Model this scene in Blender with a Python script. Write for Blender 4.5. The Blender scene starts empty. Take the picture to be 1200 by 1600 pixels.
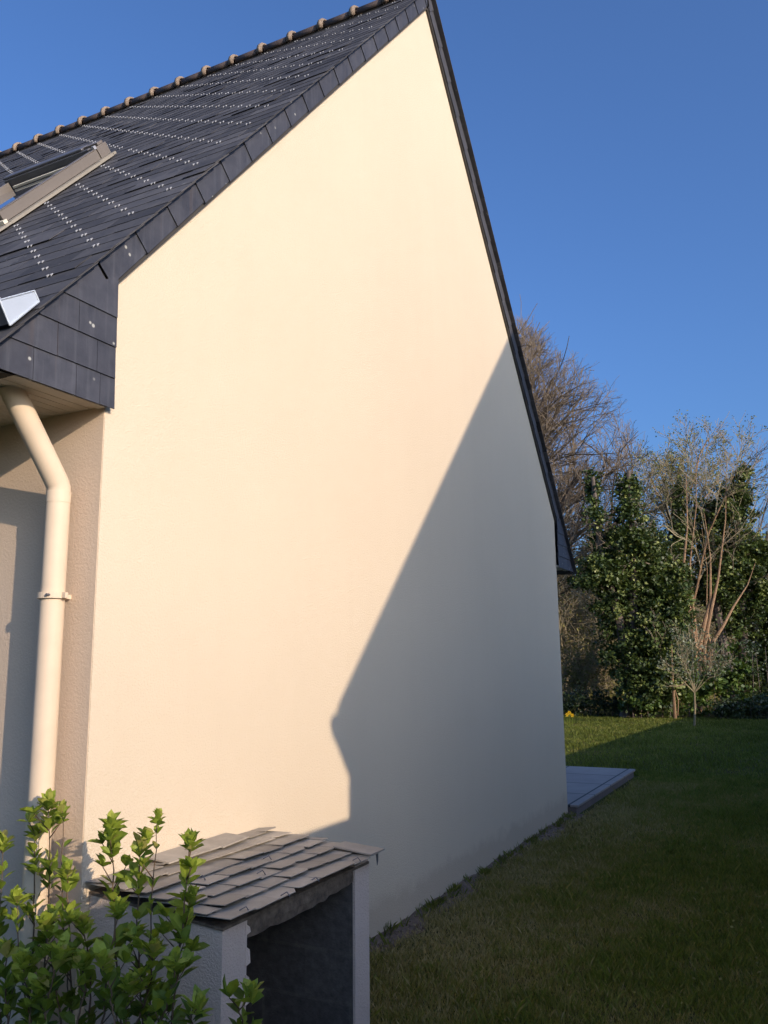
import bpy, math, random
import numpy as np
from mathutils import Vector
R = math.radians
scene = bpy.context.scene
col = scene.collection

# ---------------------------------------------------------------- camera
CP = np.array([2.3334, -2.2719, 1.5403])
YAW, PITCH, ROLL, FPX = 0.4661, 0.1771, -0.0105, 1307.25


def cam_axes():
    cy, sy, cp, sp = math.cos(YAW), math.sin(YAW), math.cos(PITCH), math.sin(PITCH)
    f = np.array([-sy * cp, cy * cp, sp]); r = np.array([cy, sy, 0.0]); u = np.cross(r, f)
    cr, sr = math.cos(ROLL), math.sin(ROLL)
    return cr * r + sr * u, -sr * r + cr * u, f


AR, AU, AF = cam_axes()


def at(px, py, depth):
    """world point seen at a pixel of the 1200x1600 photograph at a given distance"""
    return CP + depth * (AF + AR * (px - 600) / FPX + AU * (800 - py) / FPX)


cd = bpy.data.cameras.new('camera')
cam = bpy.data.objects.new('camera', cd); col.objects.link(cam)
cd.sensor_fit = 'VERTICAL'; cd.sensor_height = 36.0; cd.lens = 36.0 * FPX / 1600
cd.clip_start = 0.05; cd.clip_end = 1000
from mathutils import Matrix
cam.matrix_world = Matrix(((AR[0], AU[0], -AF[0], CP[0]), (AR[1], AU[1], -AF[1], CP[1]), (AR[2], AU[2], -AF[2], CP[2]), (0, 0, 0, 1)))
scene.camera = cam

# ---------------------------------------------------------------- light
SUN = Vector((2.43, -1.0, 0.843)).normalized()
w = bpy.data.worlds.new('World'); scene.world = w; w.use_nodes = True
nt = w.node_tree; bg = nt.nodes['Background']
sky = nt.nodes.new('ShaderNodeTexSky'); sky.sky_type = 'NISHITA'; sky.sun_disc = False
sky.sun_elevation = math.asin(SUN.z); sky.sun_rotation = math.atan2(SUN.x, SUN.y)
sky.air_density = 1.0; sky.dust_density = 4.2; sky.ozone_density = 10.0
nt.links.new(sky.outputs[0], bg.inputs[0]); bg.inputs[1].default_value = 0.15
sl = bpy.data.lights.new('sun', 'SUN'); sl.energy = 2.0; sl.angle = R(0.4); sl.color = (1.0, 0.91, 0.80)
so = bpy.data.objects.new('sun', sl); col.objects.link(so)
so.rotation_euler = SUN.to_track_quat('Z', 'Y').to_euler(); so.location = (6, -6, 8)
scene.view_settings.view_transform = 'Standard'; scene.view_settings.look = 'None'
scene.view_settings.exposure = 0.90; scene.view_settings.gamma = 1.0
scene.view_settings.use_white_balance = True; scene.view_settings.white_balance_temperature = 7700; scene.view_settings.white_balance_tint = 15
scene.cycles.max_bounces = 8; scene.cycles.diffuse_bounces = 5; scene.cycles.transparent_max_bounces = 8


# ---------------------------------------------------------------- helpers
def tag(o, label=None, cat=None, group=None, kind=None):
    if label: o['label'] = label
    if cat: o['category'] = cat
    if group: o['group'] = group
    if kind: o['kind'] = kind
    return o


def empty(name, loc, label=None, cat=None, group=None, parent=None):
    o = bpy.data.objects.new(name, None); o.location = loc; o.empty_display_size = 0.2
    col.objects.link(o)
    if parent: o.parent = parent
    return tag(o, label, cat, group)


class MB:
    """collects geometry in world coordinates"""
    def __init__(s): s.v = []; s.f = []; s.t = []; s.n = 0

    def add(s, verts, faces, tone=0.5):
        for v in verts: s.v.append((float(v[0]), float(v[1]), float(v[2])))
        for f in faces: s.f.append(tuple(i + s.n for i in f))
        s.t.extend([tone] * len(verts)); s.n += len(verts)

    def hexa(s, p, tone=0.5):
        s.add(p, [(0, 3, 2, 1), (4, 5, 6, 7), (0, 1, 5, 4), (1, 2, 6, 5), (2, 3, 7, 6), (3, 0, 4, 7)], tone)

    def box(s, a, b, tone=0.5):
        (x0, y0, z0), (x1, y1, z1) = a, b
        s.hexa([(x0, y0, z0), (x1, y0, z0), (x1, y1, z0), (x0, y1, z0), (x0, y0, z1), (x1, y0, z1), (x1, y1, z1), (x0, y1, z1)], tone)

    def prism(s, poly, x0, x1, tone=0.5, axis=0):
        """poly of 2-D points extruded along an axis"""
        n = len(poly)
        def mk(x, q): return (x, q[0], q[1]) if axis == 0 else ((q[0], x, q[1]) if axis == 1 else (q[0], q[1], x))
        vs = [mk(x0, q) for q in poly] + [mk(x1, q) for q in poly]
        fs = [tuple(range(n - 1, -1, -1)), tuple(range(n, 2 * n))]
        for i in range(n): fs.append((i, (i + 1) % n, n + (i + 1) % n, n + i))
        s.add(vs, fs, tone)

    def tube(s, pts, rad, sides=12, tone=0.5, cap=True):
        pts = [np.array(p, float) for p in pts]; n = len(pts)
        ring0 = s.n; prev = None; vs = []
        for i, p in enumerate(pts):
            d = pts[min(i + 1, n - 1)] - pts[max(i - 1, 0)]; d = d / (np.linalg.norm(d) + 1e-9)
            if prev is None:
                a = np.cross(d, (0, 0, 1.0));
                if np.linalg.norm(a) < 0.05: a = np.cross(d, (0, 1.0, 0))
            else: a = prev - d * (prev @ d)
            a /= np.linalg.norm(a); prev = a; b = np.cross(d, a)
            r = rad[i] if hasattr(rad, '__len__') else rad
            for k in range(sides):
                t = 2 * math.pi * k / sides; vs.append(p + r * (math.cos(t) * a + math.sin(t) * b))
        fs = []
        for i in range(n - 1):
            for k in range(sides):
                k2 = (k + 1) % sides; fs.append((i * sides + k, i * sides + k2, (i + 1) * sides + k2, (i + 1) * sides + k))
        if cap:
            fs.append(tuple(range(sides - 1, -1, -1))); fs.append(tuple((n - 1) * sides + k for k in range(sides)))
        s.add(vs, fs, tone)

    def build(s, name, mat, parent=None, smooth=False, bevel=0.0):
        me = bpy.data.meshes.new(name)
        loc = Vector((0, 0, 0))
        if parent is not None: loc = root_loc(parent)
        vs = s.v
        me.from_pydata([(a - loc.x, b - loc.y, c - loc.z) for a, b, c in vs], [], s.f)
        at_ = me.attributes.new('tone', 'FLOAT', 'POINT'); at_.data.foreach_set('value', s.t)
        me.materials.append(mat)
        if smooth: me.polygons.foreach_set('use_smooth', [True] * len(me.polygons))
        me.update()
        o = bpy.data.objects.new(name, me); col.objects.link(o)
        if parent is not None: o.parent = parent
        if bevel:
            m = o.modifiers.new('bevel', 'BEVEL'); m.width = bevel; m.segments = 2; m.limit_method = 'ANGLE'
        return o


def root_loc(p):
    l = Vector((0, 0, 0))
    while p is not None: l = l + p.location; p = p.parent
    return l


def fast_mesh(name, verts, k, tones, mat, parent=None):
    """verts: (n*k,3) array; every k verts make one face"""
    n = len(verts) // k
    loc = root_loc(parent) if parent is not None else Vector((0, 0, 0))
    verts = np.asarray(verts, np.float32) - np.array(loc, np.float32)
    me = bpy.data.meshes.new(name)
    me.vertices.add(n * k); me.vertices.foreach_set('co', verts.ravel())
    me.loops.add(n * k); me.loops.foreach_set('vertex_index', np.arange(n * k, dtype=np.int32))
    me.polygons.add(n); me.polygons.foreach_set('loop_start', np.arange(0, n * k, k, dtype=np.int32))
    me.polygons.foreach_set('loop_total', np.full(n, k, np.int32))
    me.update(calc_edges=True)
    a = me.attributes.new('tone', 'FLOAT', 'POINT'); a.data.foreach_set('value', np.repeat(np.asarray(tones, np.float32), k))
    me.materials.append(mat)
    o = bpy.data.objects.new(name, me); col.objects.link(o)
    if parent is not None: o.parent = parent
    return o


# ---------------------------------------------------------------- materials
def new_mat(name):
    m = bpy.data.materials.new(name); m.use_nodes = True
    t = m.node_tree; b = t.nodes['Principled BSDF']
    return m, t, b


def N(t, typ, **kw):
    n = t.nodes.new(typ)
    for k, v in kw.items(): setattr(n, k, v)
    return n


def ramp(t, fac, stops):
    r = N(t, 'ShaderNodeValToRGB'); e = r.color_ramp.elements
    while len(e) < len(stops): e.new(0.5)
    for el, (p, c) in zip(e, stops): el.position = p; el.color = (*c, 1)
    t.links.new(fac, r.inputs[0]); return r.outputs[0]


def noise(t, scale, detail=4, rough=0.55, vec=None, dist=0.0):
    n = N(t, 'ShaderNodeTexNoise'); n.inputs['Scale'].default_value = scale; n.inputs['Detail'].default_value = detail
    n.inputs['Roughness'].default_value = rough; n.inputs['Distortion'].default_value = dist
    t.links.new(vec if vec is not None else geo(t), n.inputs['Vector']); return n.outputs['Fac']


def geo(t):
    g = N(t, 'ShaderNodeNewGeometry'); return g.outputs['Position']


def attr(t, name='tone'):
    a = N(t, 'ShaderNodeAttribute'); a.attribute_name = name; return a.outputs['Fac']


def mixc(t, fac, a, b, mode='MIX'):
    m = N(t, 'ShaderNodeMix', data_type='RGBA', blend_type=mode)
    for s_, v in ((0, fac), (6, a), (7, b)):
        if isinstance(v, (int, float)): m.inputs[s_].default_value = v
        elif isinstance(v, tuple): m.inputs[s_].default_value = (*v, 1)
        else: t.links.new(v, m.inputs[s_])
    return m.outputs[2]


def math_(t, op, a, b=0.0):
    m = N(t, 'ShaderNodeMath', operation=op)
    for i, v in enumerate((a, b)):
        if isinstance(v, (int, float)): m.inputs[i].default_value = v
        else: t.links.new(v, m.inputs[i])
    return m.outputs[0]


def bump(t, b, height, strength, dist):
    n = N(t, 'ShaderNodeBump'); n.inputs['Strength'].default_value = strength; n.inputs['Distance'].default_value = dist
    t.links.new(height, n.inputs['Height']); t.links.new(n.outputs[0], b.inputs['Normal'])


def stucco(name, c1, c2, bscale, bstr, bdist, spots=0.0, rough=0.93):
    m, t, b = new_mat(name)
    big = noise(t, 0.9, 5, 0.6)
    c = ramp(t, big, [(0.3, c1), (0.7, c2)])
    if spots:
        sp = noise(t, 9, 6, 0.7)
        f = ramp(t, sp, [(0.66, (0, 0, 0)), (0.74, (1, 1, 1))])
        f = math_(t, 'MULTIPLY', f, spots)
        c = mixc(t, f, c, tuple(x * 0.8 for x in c1))
    t.links.new(c, b.inputs['Base Color']); b.inputs['Roughness'].default_value = rough
    b.inputs['Specular IOR Level'].default_value = 0.25
    n1 = noise(t, bscale, 3, 0.5, dist=0.6); n2 = noise(t, bscale * 0.3, 2, 0.5)
    h = math_(t, 'ADD', ramp(t, n1, [(0.38, (0, 0, 0)), (0.62, (1, 1, 1))]), math_(t, 'MULTIPLY', n2, 0.6))
    bump(t, b, h, bstr, bdist); return m


M = {}
M['gable'] = stucco('smooth_cream_render', (0.660, 0.548, 0.404), (0.685, 0.568, 0.420), 120, 0.5, 0.0022, 0.10)


def splash(m):
    t = m.node_tree; b = t.nodes['Principled BSDF']; src = b.inputs['Base Color'].links[0].from_socket
    sx = N(t, 'ShaderNodeSeparateXYZ'); t.links.new(geo(t), sx.inputs[0])
    h = math_(t, 'SUBTRACT', sx.outputs[2], math_(t, 'MULTIPLY', noise(t, 5, 6, .7), 0.30))
    f = ramp(t, h, [(-0.0, (.3, .3, .3)), (0.08, (0, 0, 0))])
    c = mixc(t, f, src, (0.36, 0.25, 0.17))
    mp = N(t, 'ShaderNodeMapping'); mp.inputs['Scale'].default_value = (1, 5.0, 0.35); t.links.new(geo(t), mp.inputs['Vector'])
    st = ramp(t, noise(t, 1.7, 4, .6, mp.outputs[0]), [(0.45, (1, 1, 1)), (0.8, (0.987, 0.985, 0.982))])
    c = mixc(t, 1.0, c, st, 'MULTIPLY')
    gr = ramp(t, noise(t, 260, 3, .6), [(0.3, (0.95, 0.95, 0.95)), (0.7, (1.04, 1.04, 1.04))])
    c = mixc(t, 1.0, c, gr, 'MULTIPLY')
    t.links.new(c, b.inputs['Base Color'])


splash(M['gable'])
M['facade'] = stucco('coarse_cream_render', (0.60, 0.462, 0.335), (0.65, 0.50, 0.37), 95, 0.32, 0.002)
M['pillar'] = stucco('shelter_render', (0.62, 0.50, 0.42), (0.70, 0.57, 0.48), 130, 0.6, 0.003, 0.5)


def slate(name, lo, hi, rough=0.42, lichen=0.0, streak=False, spec=0.5):
    m, t, b = new_mat(name)
    f = attr(t)
    c = ramp(t, f, [(0.0, lo), (0.55, tuple((a + d) / 2 for a, d in zip(lo, hi))), (1.0, hi)])
    n = noise(t, 14, 6, 0.65)
    c = mixc(t, 0.55, c, ramp(t, n, [(0.3, (0.55, 0.55, 0.55)), (0.7, (1.35, 1.33, 1.30))]), 'MULTIPLY')
    if streak:
        mp = N(t, 'ShaderNodeMapping'); mp.inputs['Scale'].default_value = (1, 22, 1.3)
        t.links.new(geo(t), mp.inputs['Vector'])
        s_ = noise(t, 1.6, 4, 0.6, mp.outputs[0])
        c = mixc(t, math_(t, 'MULTIPLY', ramp(t, s_, [(0.5, (0, 0, 0)), (0.72, (1, 1, 1))]), 0.18), c, (0.17, 0.18, 0.20))
        s2 = noise(t, 0.9, 3, 0.6, mp.outputs[0])
        c = mixc(t, math_(t, 'MULTIPLY', ramp(t, s2, [(0.60, (0, 0, 0)), (0.70, (1, 1, 1))]), 0.14), c, (0.15, 0.10, 0.07))
    if lichen:
        v = N(t, 'ShaderNodeTexVoronoi'); v.inputs['Scale'].default_value = 17; t.links.new(geo(t), v.inputs['Vector'])
        mk = ramp(t, v.outputs['Distance'], [(0.09, (1, 1, 1)), (0.15, (0, 0, 0))])
        gate = ramp(t, noise(t, 3.1, 2), [(0.50, (0, 0, 0)), (0.56, (1, 1, 1))])
        c = mixc(t, math_(t, 'MULTIPLY', math_(t, 'MULTIPLY', mk, gate), lichen), c, (0.42, 0.42, 0.38))
    t.links.new(c, b.inputs['Base Color'])
    t.links.new(ramp(t, n, [(0.3, (rough - .08,) * 3), (0.7, (rough + .12,) * 3)]), b.inputs['Roughness'])
    b.inputs['Specular IOR Level'].default_value = spec
    bump(t, b, noise(t, 60, 5, 0.7), 0.35, 0.002); return m


M['slate'] = slate('roof_slate', (0.040, 0.039, 0.041), (0.110, 0.106, 0.107), 0.72, 0.25, False, 0.25)
M['clad'] = slate('cladding_slate', (0.044, 0.047, 0.060), (0.062, 0.066, 0.082), 0.6, 0.9, True, 0.3)
M['tanslate'] = slate('bounce_tan_slate', (0.27, 0.24, 0.20), (0.44, 0.39, 0.32), 0.55, 0.3)  # cream bounce off the lit gable put into the tan slate colour
M['farslate'] = slate('verge_slate', (0.05, 0.05, 0.058), (0.075, 0.075, 0.085), 0.6, 0.2)


def simple(name, c, rough=0.6, metal=0.0, var=0.12, nscale=12, b_=0.0, bs=80, spec=0.5):
    m, t, b = new_mat(name)
    n = noise(t, nscale, 5, 0.6)
    cc = ramp(t, n, [(0.25, tuple(x * (1 - var) for x in c)), (0.75, tuple(min(1, x * (1 + var)) for x in c))])
    t.links.new(cc, b.inputs['Base Color']); b.inputs['Roughness'].default_value = rough
    b.inputs['Metallic'].default_value = metal; b.inputs['Specular IOR Level'].default_value = spec
    if b_: bump(t, b, noise(t, bs, 5, 0.65), b_, 0.004)
    return m


M['pipe'] = simple('cream_plastic', (0.68, 0.535, 0.385), 0.6, var=0.07, nscale=7, spec=0.3)
M['soffit'] = simple('soffit_boards', (0.62, 0.56, 0.47), 0.5, var=0.04)
M['zinc'] = simple('zinc_sheet', (0.52, 0.56, 0.60), 0.30, 1.0, 0.08, 6)
M['zincpale'] = simple('sky_sheen_zinc', (0.50, 0.56, 0.62), 0.45, 0.25, 0.06, 9)  # bluish sky reflection on the end plate put into the base colour
M['zincdark'] = simple('dark_zinc', (0.14, 0.14, 0.15), 0.5, 0.4, 0.15, 6)  # darker copy of the zinc for gutter run, head casing and fixings
M['hook'] = simple('steel_hook', (0.50, 0.51, 0.53), 0.4, 0.4, 0.05)
M['taupe'] = simple('taupe_aluminium', (0.185, 0.16, 0.137), 0.5, 0.15, 0.06, 4)
M['taupe_light'] = simple('lead_flashing', (0.29, 0.26, 0.21), 0.6, 0.0, 0.08, 8)
M['creamwood'] = simple('painted_wood', (0.72, 0.66, 0.52), 0.5, var=0.05)
M['blackgap'] = simple('rubber_seal', (0.02, 0.02, 0.025), 0.5)
M['ridge'] = simple('brown_ridge_tile', (0.085, 0.060, 0.050), 0.75, var=0.35, nscale=18, b_=0.4)
M['ridgecollar'] = simple('mortar_collar', (0.27, 0.20, 0.145), 0.9, var=0.35, nscale=26, b_=0.8)
M['deck'] = simple('roof_timber', (0.05, 0.045, 0.04), 0.9)
def blocks():
    m, t, b = new_mat('bare_blockwork')
    sx = N(t, 'ShaderNodeSeparateXYZ'); t.links.new(geo(t), sx.inputs[0])
    cb = N(t, 'ShaderNodeCombineXYZ'); t.links.new(math_(t, 'ADD', sx.outputs[0], sx.outputs[1]), cb.inputs[0]); t.links.new(sx.outputs[2], cb.inputs[1])
    br = N(t, 'ShaderNodeTexBrick'); br.inputs['Scale'].default_value = 1; br.inputs['Brick Width'].default_value = 0.42; br.inputs['Row Height'].default_value = 0.19; br.inputs['Mortar Size'].default_value = 0.007
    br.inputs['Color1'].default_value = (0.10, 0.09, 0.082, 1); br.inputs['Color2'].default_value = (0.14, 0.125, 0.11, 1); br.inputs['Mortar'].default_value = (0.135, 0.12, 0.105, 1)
    t.links.new(cb.outputs[0], br.inputs['Vector'])
    n = noise(t, 22, 6, .7); c = mixc(t, .8, br.outputs['Color'], ramp(t, n, [(.3, (.45, .45, .45)), (.7, (1.35, 1.35, 1.35))]), 'MULTIPLY')
    t.links.new(c, b.inputs['Base Color']); b.inputs['Roughness'].default_value = .95; bump(t, b, noise(t, 60, 5, .7), .9, .004); return m


M['concrete'] = blocks()
M['rotwood'] = simple('rotten_timber', (0.145, 0.11, 0.08), 0.95, var=0.6, nscale=30, b_=1.0, bs=60)
M['fencewood'] = simple('bounce_cream_boards', (0.80, 0.62, 0.42), 0.85, var=0.3, nscale=9, b_=0.4)  # unseen boards; pale warm colour picked to bounce light onto the gable
M['ochre'] = stucco('ochre_render', (0.84, 0.62, 0.38), (0.87, 0.65, 0.41), 90, 0.4, 0.003)  # unseen wall; warm ochre picked to send bounce light into the shade
M['blockwall'] = simple('wall_render', (0.55, 0.48, 0.39), 0.95, var=0.12, nscale=3, b_=0.5)
M['step'] = simple('slab_concrete', (0.16, 0.125, 0.11), 0.9, var=0.2, nscale=20, b_=0.4)
M['petal'] = simple('yellow_petal', (0.80, 0.52, 0.03), 0.6, var=0.1)
M['glassdark'] = simple('window_dark', (0.03, 0.035, 0.04), 0.12, spec=0.8)


def glass():
    m, t, b = new_mat('roof_window_glass')
    b.inputs['Base Color'].default_value = (0.05, 0.06, 0.08, 1); b.inputs['Roughness'].default_value = 0.03
    b.inputs['Metallic'].default_value = 0.0; b.inputs['IOR'].default_value = 1.9
    b.inputs['Coat Weight'].default_value = 1.0; b.inputs['Coat Roughness'].default_value = 0.02
    return m


M['glass'] = glass()


def tiles():
    m, t, b = new_mat('terrace_tiles')
    br = N(t, 'ShaderNodeTexBrick'); br.offset = 0.0; br.inputs['Scale'].default_value = 1.0
    br.inputs['Brick Width'].default_value = 0.8; br.inputs['Row Height'].default_value = 0.8
    br.inputs['Mortar Size'].default_value = 0.012
    br.inputs['Color1'].default_value = (0.29, 0.26, 0.24, 1); br.inputs['Color2'].default_value = (0.33, 0.30, 0.275, 1)
    br.inputs['Mortar'].default_value = (0.07, 0.07, 0.07, 1)
    t.links.new(geo(t), br.inputs['Vector'])
    c = mixc(t, 0.5, br.outputs['Color'], ramp(t, noise(t, 5, 5), [(0.3, (0.8, 0.8, 0.8)), (0.7, (1.1, 1.1, 1.1))]), 'MULTIPLY')
    t.links.new(c, b.inputs['Base Color']); b.inputs['Roughness'].default_value = 0.75; b.inputs['Specular IOR Level'].default_value = 0.25; return m


M['tiles'] = tiles()


def leafmat(name, stops, rough=0.42, trans=0.3, spec=0.5):
    m, t, b = new_mat(name)
    c = ramp(t, attr(t), stops)
    c = mixc(t, 0.5, c, ramp(t, noise(t, 40, 2), [(0.3, (0.8, 0.8, 0.8)), (0.7, (1.15, 1.15, 1.15))]), 'MULTIPLY')
    t.links.new(c, b.inputs['Base Color']); b.inputs['Roughness'].default_value = rough
    b.inputs['Specular IOR Level'].default_value = spec
    tr = N(t, 'ShaderNodeBsdfTranslucent'); c2 = mixc(t, 0.35, c, (0.35, 0.5, 0.02)); t.links.new(c2, tr.inputs['Color'])
    mx = N(t, 'ShaderNodeMixShader'); mx.inputs[0].default_value = trans
    t.links.new(b.outputs[0], mx.inputs[1]); t.links.new(tr.outputs[0], mx.inputs[2])
    t.links.new(mx.outputs[0], t.nodes['Material Output'].inputs['Surface']); return m


M['shrubleaf'] = leafmat('shrub_leaf', [(0, (0.05, 0.09, 0.018)), (0.5, (0.18, 0.26, 0.035)), (0.9, (0.42, 0.50, 0.08)), (1, (0.44, 0.40, 0.12))], 0.45, 0.42, 0.35)  # palest green stop holds the sunlit highlight of the upper leaves
M['ivy'] = leafmat('ivy_leaf', [(0, (0.018, 0.032, 0.010)), (0.45, (0.05, 0.080, 0.020)), (0.75, (0.12, 0.16, 0.04)), (1, (0.26, 0.28, 0.09))], 0.48, 0.12, 0.35)
M['laurel'] = leafmat('laurel_leaf', [(0, (0.03, 0.06, 0.015)), (0.6, (0.08, 0.14, 0.03)), (1, (0.17, 0.24, 0.06))], 0.5, 0.2, 0.35)
M['scrubleaf'] = leafmat('scrub_leaf', [(0, (0.09, 0.065, 0.03)), (0.6, (0.19, 0.165, 0.06)), (1, (0.27, 0.26, 0.08))], 0.7, 0.2, 0.2)
M['olive'] = leafmat('grey_green_leaf', [(0, (0.06, 0.075, 0.04)), (1, (0.17, 0.19, 0.11))], 0.5, 0.15)
M['bud'] = leafmat('bud_leaf', [(0, (0.13, 0.13, 0.04)), (1, (0.28, 0.28, 0.09))], 0.7, 0.2, 0.2)
M['hedge'] = leafmat('hedge_leaf', [(0, (0.012, 0.022, 0.010)), (1, (0.05, 0.085, 0.025))], 0.5, 0.1)
M['grass'] = leafmat('grass_blade', [(0, (0.080, 0.090, 0.016)), (0.35, (0.150, 0.190, 0.030)), (0.65, (0.26, 0.215, 0.062)), (1, (0.40, 0.31, 0.15))], 0.6, 0.25, 0.25)
M['bark'] = simple('grey_bark', (0.135, 0.105, 0.085), 0.9, var=0.35, nscale=20, b_=0.4)
M['twig'] = simple('golden_brown_twig', (0.19, 0.145, 0.10), 0.85, var=0.25, nscale=3)
M['paletwig'] = simple('pale_twig', (0.26, 0.21, 0.125), 0.85, var=0.25, nscale=3)
M['redbark'] = simple('orange_brown_bark', (0.30, 0.18, 0.10), 0.9, var=0.35, nscale=12, b_=0.4)
M['stem'] = simple('green_brown_stem', (0.12, 0.075, 0.04), 0.7, var=0.3, nscale=30)


def ground_mat():
    m, t, b = new_mat('lawn_ground')
    n1 = noise(t, 1.1, 5, 0.6); n2 = noise(t, 38, 6, 0.75)
    g = ramp(t, n2, [(0.28, (0.030, 0.034, 0.010)), (0.5, (0.075, 0.088, 0.022)), (0.75, (0.13, 0.135, 0.045))])
    d = ramp(t, n2, [(0.28, (0.040, 0.028, 0.012)), (0.6, (0.11, 0.082, 0.036)), (0.8, (0.17, 0.13, 0.06))])
    c = mixc(t, ramp(t, n1, [(0.42, (0, 0, 0)), (0.62, (0.75, 0.75, 0.75))]), g, d)
    t.links.new(c, b.inputs['Base Color']); b.inputs['Roughness'].default_value = 0.95
    b.inputs['Specular IOR Level'].default_value = 0.1
    bump(t, b, n2, 1.0, 0.02); return m


def soil_mat():
    m, t, b = new_mat('bare_soil')
    n2 = noise(t, 30, 6, 0.75)
    c = ramp(t, n2, [(0.25, (0.08, 0.052, 0.036)), (0.55, (0.20, 0.135, 0.095)), (0.8, (0.34, 0.25, 0.185))])
    t.links.new(c, b.inputs['Base Color']); b.inputs['Roughness'].default_value = 0.95
    bump(t, b, n2, 1.0, 0.015); return m


M['ground'] = ground_mat(); M['soil'] = soil_mat()

# ---------------------------------------------------------------- ground
rng = np.random.default_rng(7); random.seed(5)


def sheet(name, x0, x1, y0, y1, nx, ny, zf, mat):
    vs = []; fs = []
    for j in range(ny + 1):
        for i in range(nx + 1):
            x = x0 + (x1 - x0) * i / nx; y = y0 + (y1 - y0) * j / ny; vs.append((x, y, zf(x, y)))
    for j in range(ny):
        for i in range(nx):
            a = j * (nx + 1) + i; fs.append((a, a + 1, a + nx + 2, a + nx + 1))
    b = MB(); b.add(vs, fs); return b.build(name, mat, smooth=True)


tag(sheet('lawn', -250, 250, -60, 440, 100, 100, lambda x, y: 0.0, M['ground']), kind='structure')


def soil_edge(y):
    return 0.16 + 0.05 * math.sin(y * 2.3 + 1) + 0.05 * math.sin(y * 6.1) + 0.025 * math.sin(y * 15.7)


b = MB(); ny = 160; vs = []; fs = []
for j in range(ny + 1):
    y = -0.5 + 7.0 * j / ny; e = soil_edge(y) * 0.8
    for i in range(7):
        f = i / 6
        z = 0.004 + 0.022 * (1 - f) * (0.6 + 0.4 * math.sin(9 * y + i)) + random.random() * 0.008 * (1 - f)
        vs.append((-0.02 + (e + 0.02) * f, y, z))
for j in range(ny):
    for i in range(6):
        a = j * 7 + i; fs.append((a, a + 1, a + 8, a + 7))
b.add(vs, fs); tag(b.build('soil_border', M['soil'], smooth=False), kind='structure')
# clods and small stones
b = MB()
for k in range(520):
    y = random.uniform(0.9, 6.5); x = abs(random.gauss(0.06, 0.12)); s = random.uniform(0.004, 0.014)
    pts = [(x + s * random.uniform(-1, 1), y + s * random.uniform(-1, 1), 0.012 + s * random.uniform(-.6, 1)) for _ in range(6)]
    b.add(pts, [(0, 1, 2), (1, 2, 3), (2, 3, 4), (3, 4, 5), (0, 2, 4), (1, 3, 5), (0, 1, 5), (0, 4, 5)])
tag(b.build('soil_clods', M['soil']), 'brown crumbs of soil and gravel along the foot of the gable', 'soil', kind='stuff')

# terrace
b = MB(); b.box((-5.5, 6.46, 0.075), (0.09, 9.55, 0.10)); t1 = b.build('terrace', M['tiles'], bevel=0.004)
tag(t1, kind='structure')
b = MB(); b.box((-5.5, 6.47, -0.1), (0.07, 9.52, 0.074)); tag(b.build('terrace_base', M['step']), kind='structure')


# ---- grass
def patch(x, y):
    return (np.sin(x * 2.1 + 1.3 * np.sin(y * 1.1)) * np.sin(y * 1.7 + 0.8 * np.sin(x * 2.7)) + 0.6 * np.sin(x * 5.3 + y * 3.1) * np.sin(y * 4.9 - x * 2.2)) / 1.6


def grass(n, x0, x1, y0, y1, h0, h1, wd):
    x = rng.uniform(x0, x1, n); y = rng.uniform(y0, y1, n)
    e = 0.16 + 0.05 * np.sin(y * 2.3 + 1) + 0.05 * np.sin(y * 6.1) + 0.025 * np.sin(y * 15.7)
    inside = (x > e * 0.7 + rng.normal(0, 0.05, n)) | (y > 9.62)
    inside &= ~((x < 0.15) & (y > 6.3) & (y < 9.62))
    inside &= ~((x < 0.66) & (y < 1.1))
    x = x[inside]; y = y[inside]; n = len(x)
    p = patch(x, y) * .7 + .5 * np.sin(x * 13.1 + 2 * np.sin(y * 7.3)) * np.sin(y * 11.7 + 1.7 * np.sin(x * 9.1))
    h = rng.uniform(h0, h1, n) * (1 + 0.5 * p) * np.where(rng.random(n) < .03, 1.7, 1); an = rng.uniform(0, 2 * np.pi, n); la = rng.uniform(0, 2 * np.pi, n); ln = rng.uniform(0.1, 0.9, n) * h
    wx = np.cos(an) * wd; wy = np.sin(an) * wd
    v = np.empty((n, 4, 3)); z0 = np.zeros(n) - 0.002
    v[:, 0] = np.stack([x - wx, y - wy, z0], 1); v[:, 1] = np.stack([x + wx, y + wy, z0], 1)
    mx, my = x + np.cos(la) * ln * 0.5, y + np.sin(la) * ln * 0.5
    v[:, 2] = np.stack([mx + wx * .7, my + wy * .7, h * 0.65], 1)
    v[:, 3] = np.stack([x + np.cos(la) * ln, y + np.sin(la) * ln, h], 1)
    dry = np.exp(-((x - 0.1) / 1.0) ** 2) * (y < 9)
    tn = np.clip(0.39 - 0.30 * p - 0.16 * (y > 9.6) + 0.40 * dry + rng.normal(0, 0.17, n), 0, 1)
    return v.reshape(-1, 3), tn


def weeds(n):
    cx = np.abs(rng.normal(.03, .05, n // 14)) + .01; cy = rng.uniform(1.0, 6.45, n // 14)
    k = rng.integers(0, len(cx), n); x = cx[k] + rng.normal(0, .012, n); y = cy[k] + rng.normal(0, .015, n); x = np.maximum(x, .004)
    h = rng.uniform(.02, .07, n); a = rng.uniform(0, 6.28, n); l = rng.uniform(.2, 1, n) * h
    v = np.stack([np.stack([x - .003, y, 0 * x], 1), np.stack([x + .003, y, 0 * x], 1), np.stack([np.maximum(x + np.cos(a) * l * .5, .003), y + np.sin(a) * l * .5, h * .7], 1), np.stack([np.maximum(x + np.cos(a) * l, .003), y + np.sin(a) * l, h], 1)], 1)
    return v.reshape(-1, 3), rng.uniform(.1, .6, n)


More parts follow.
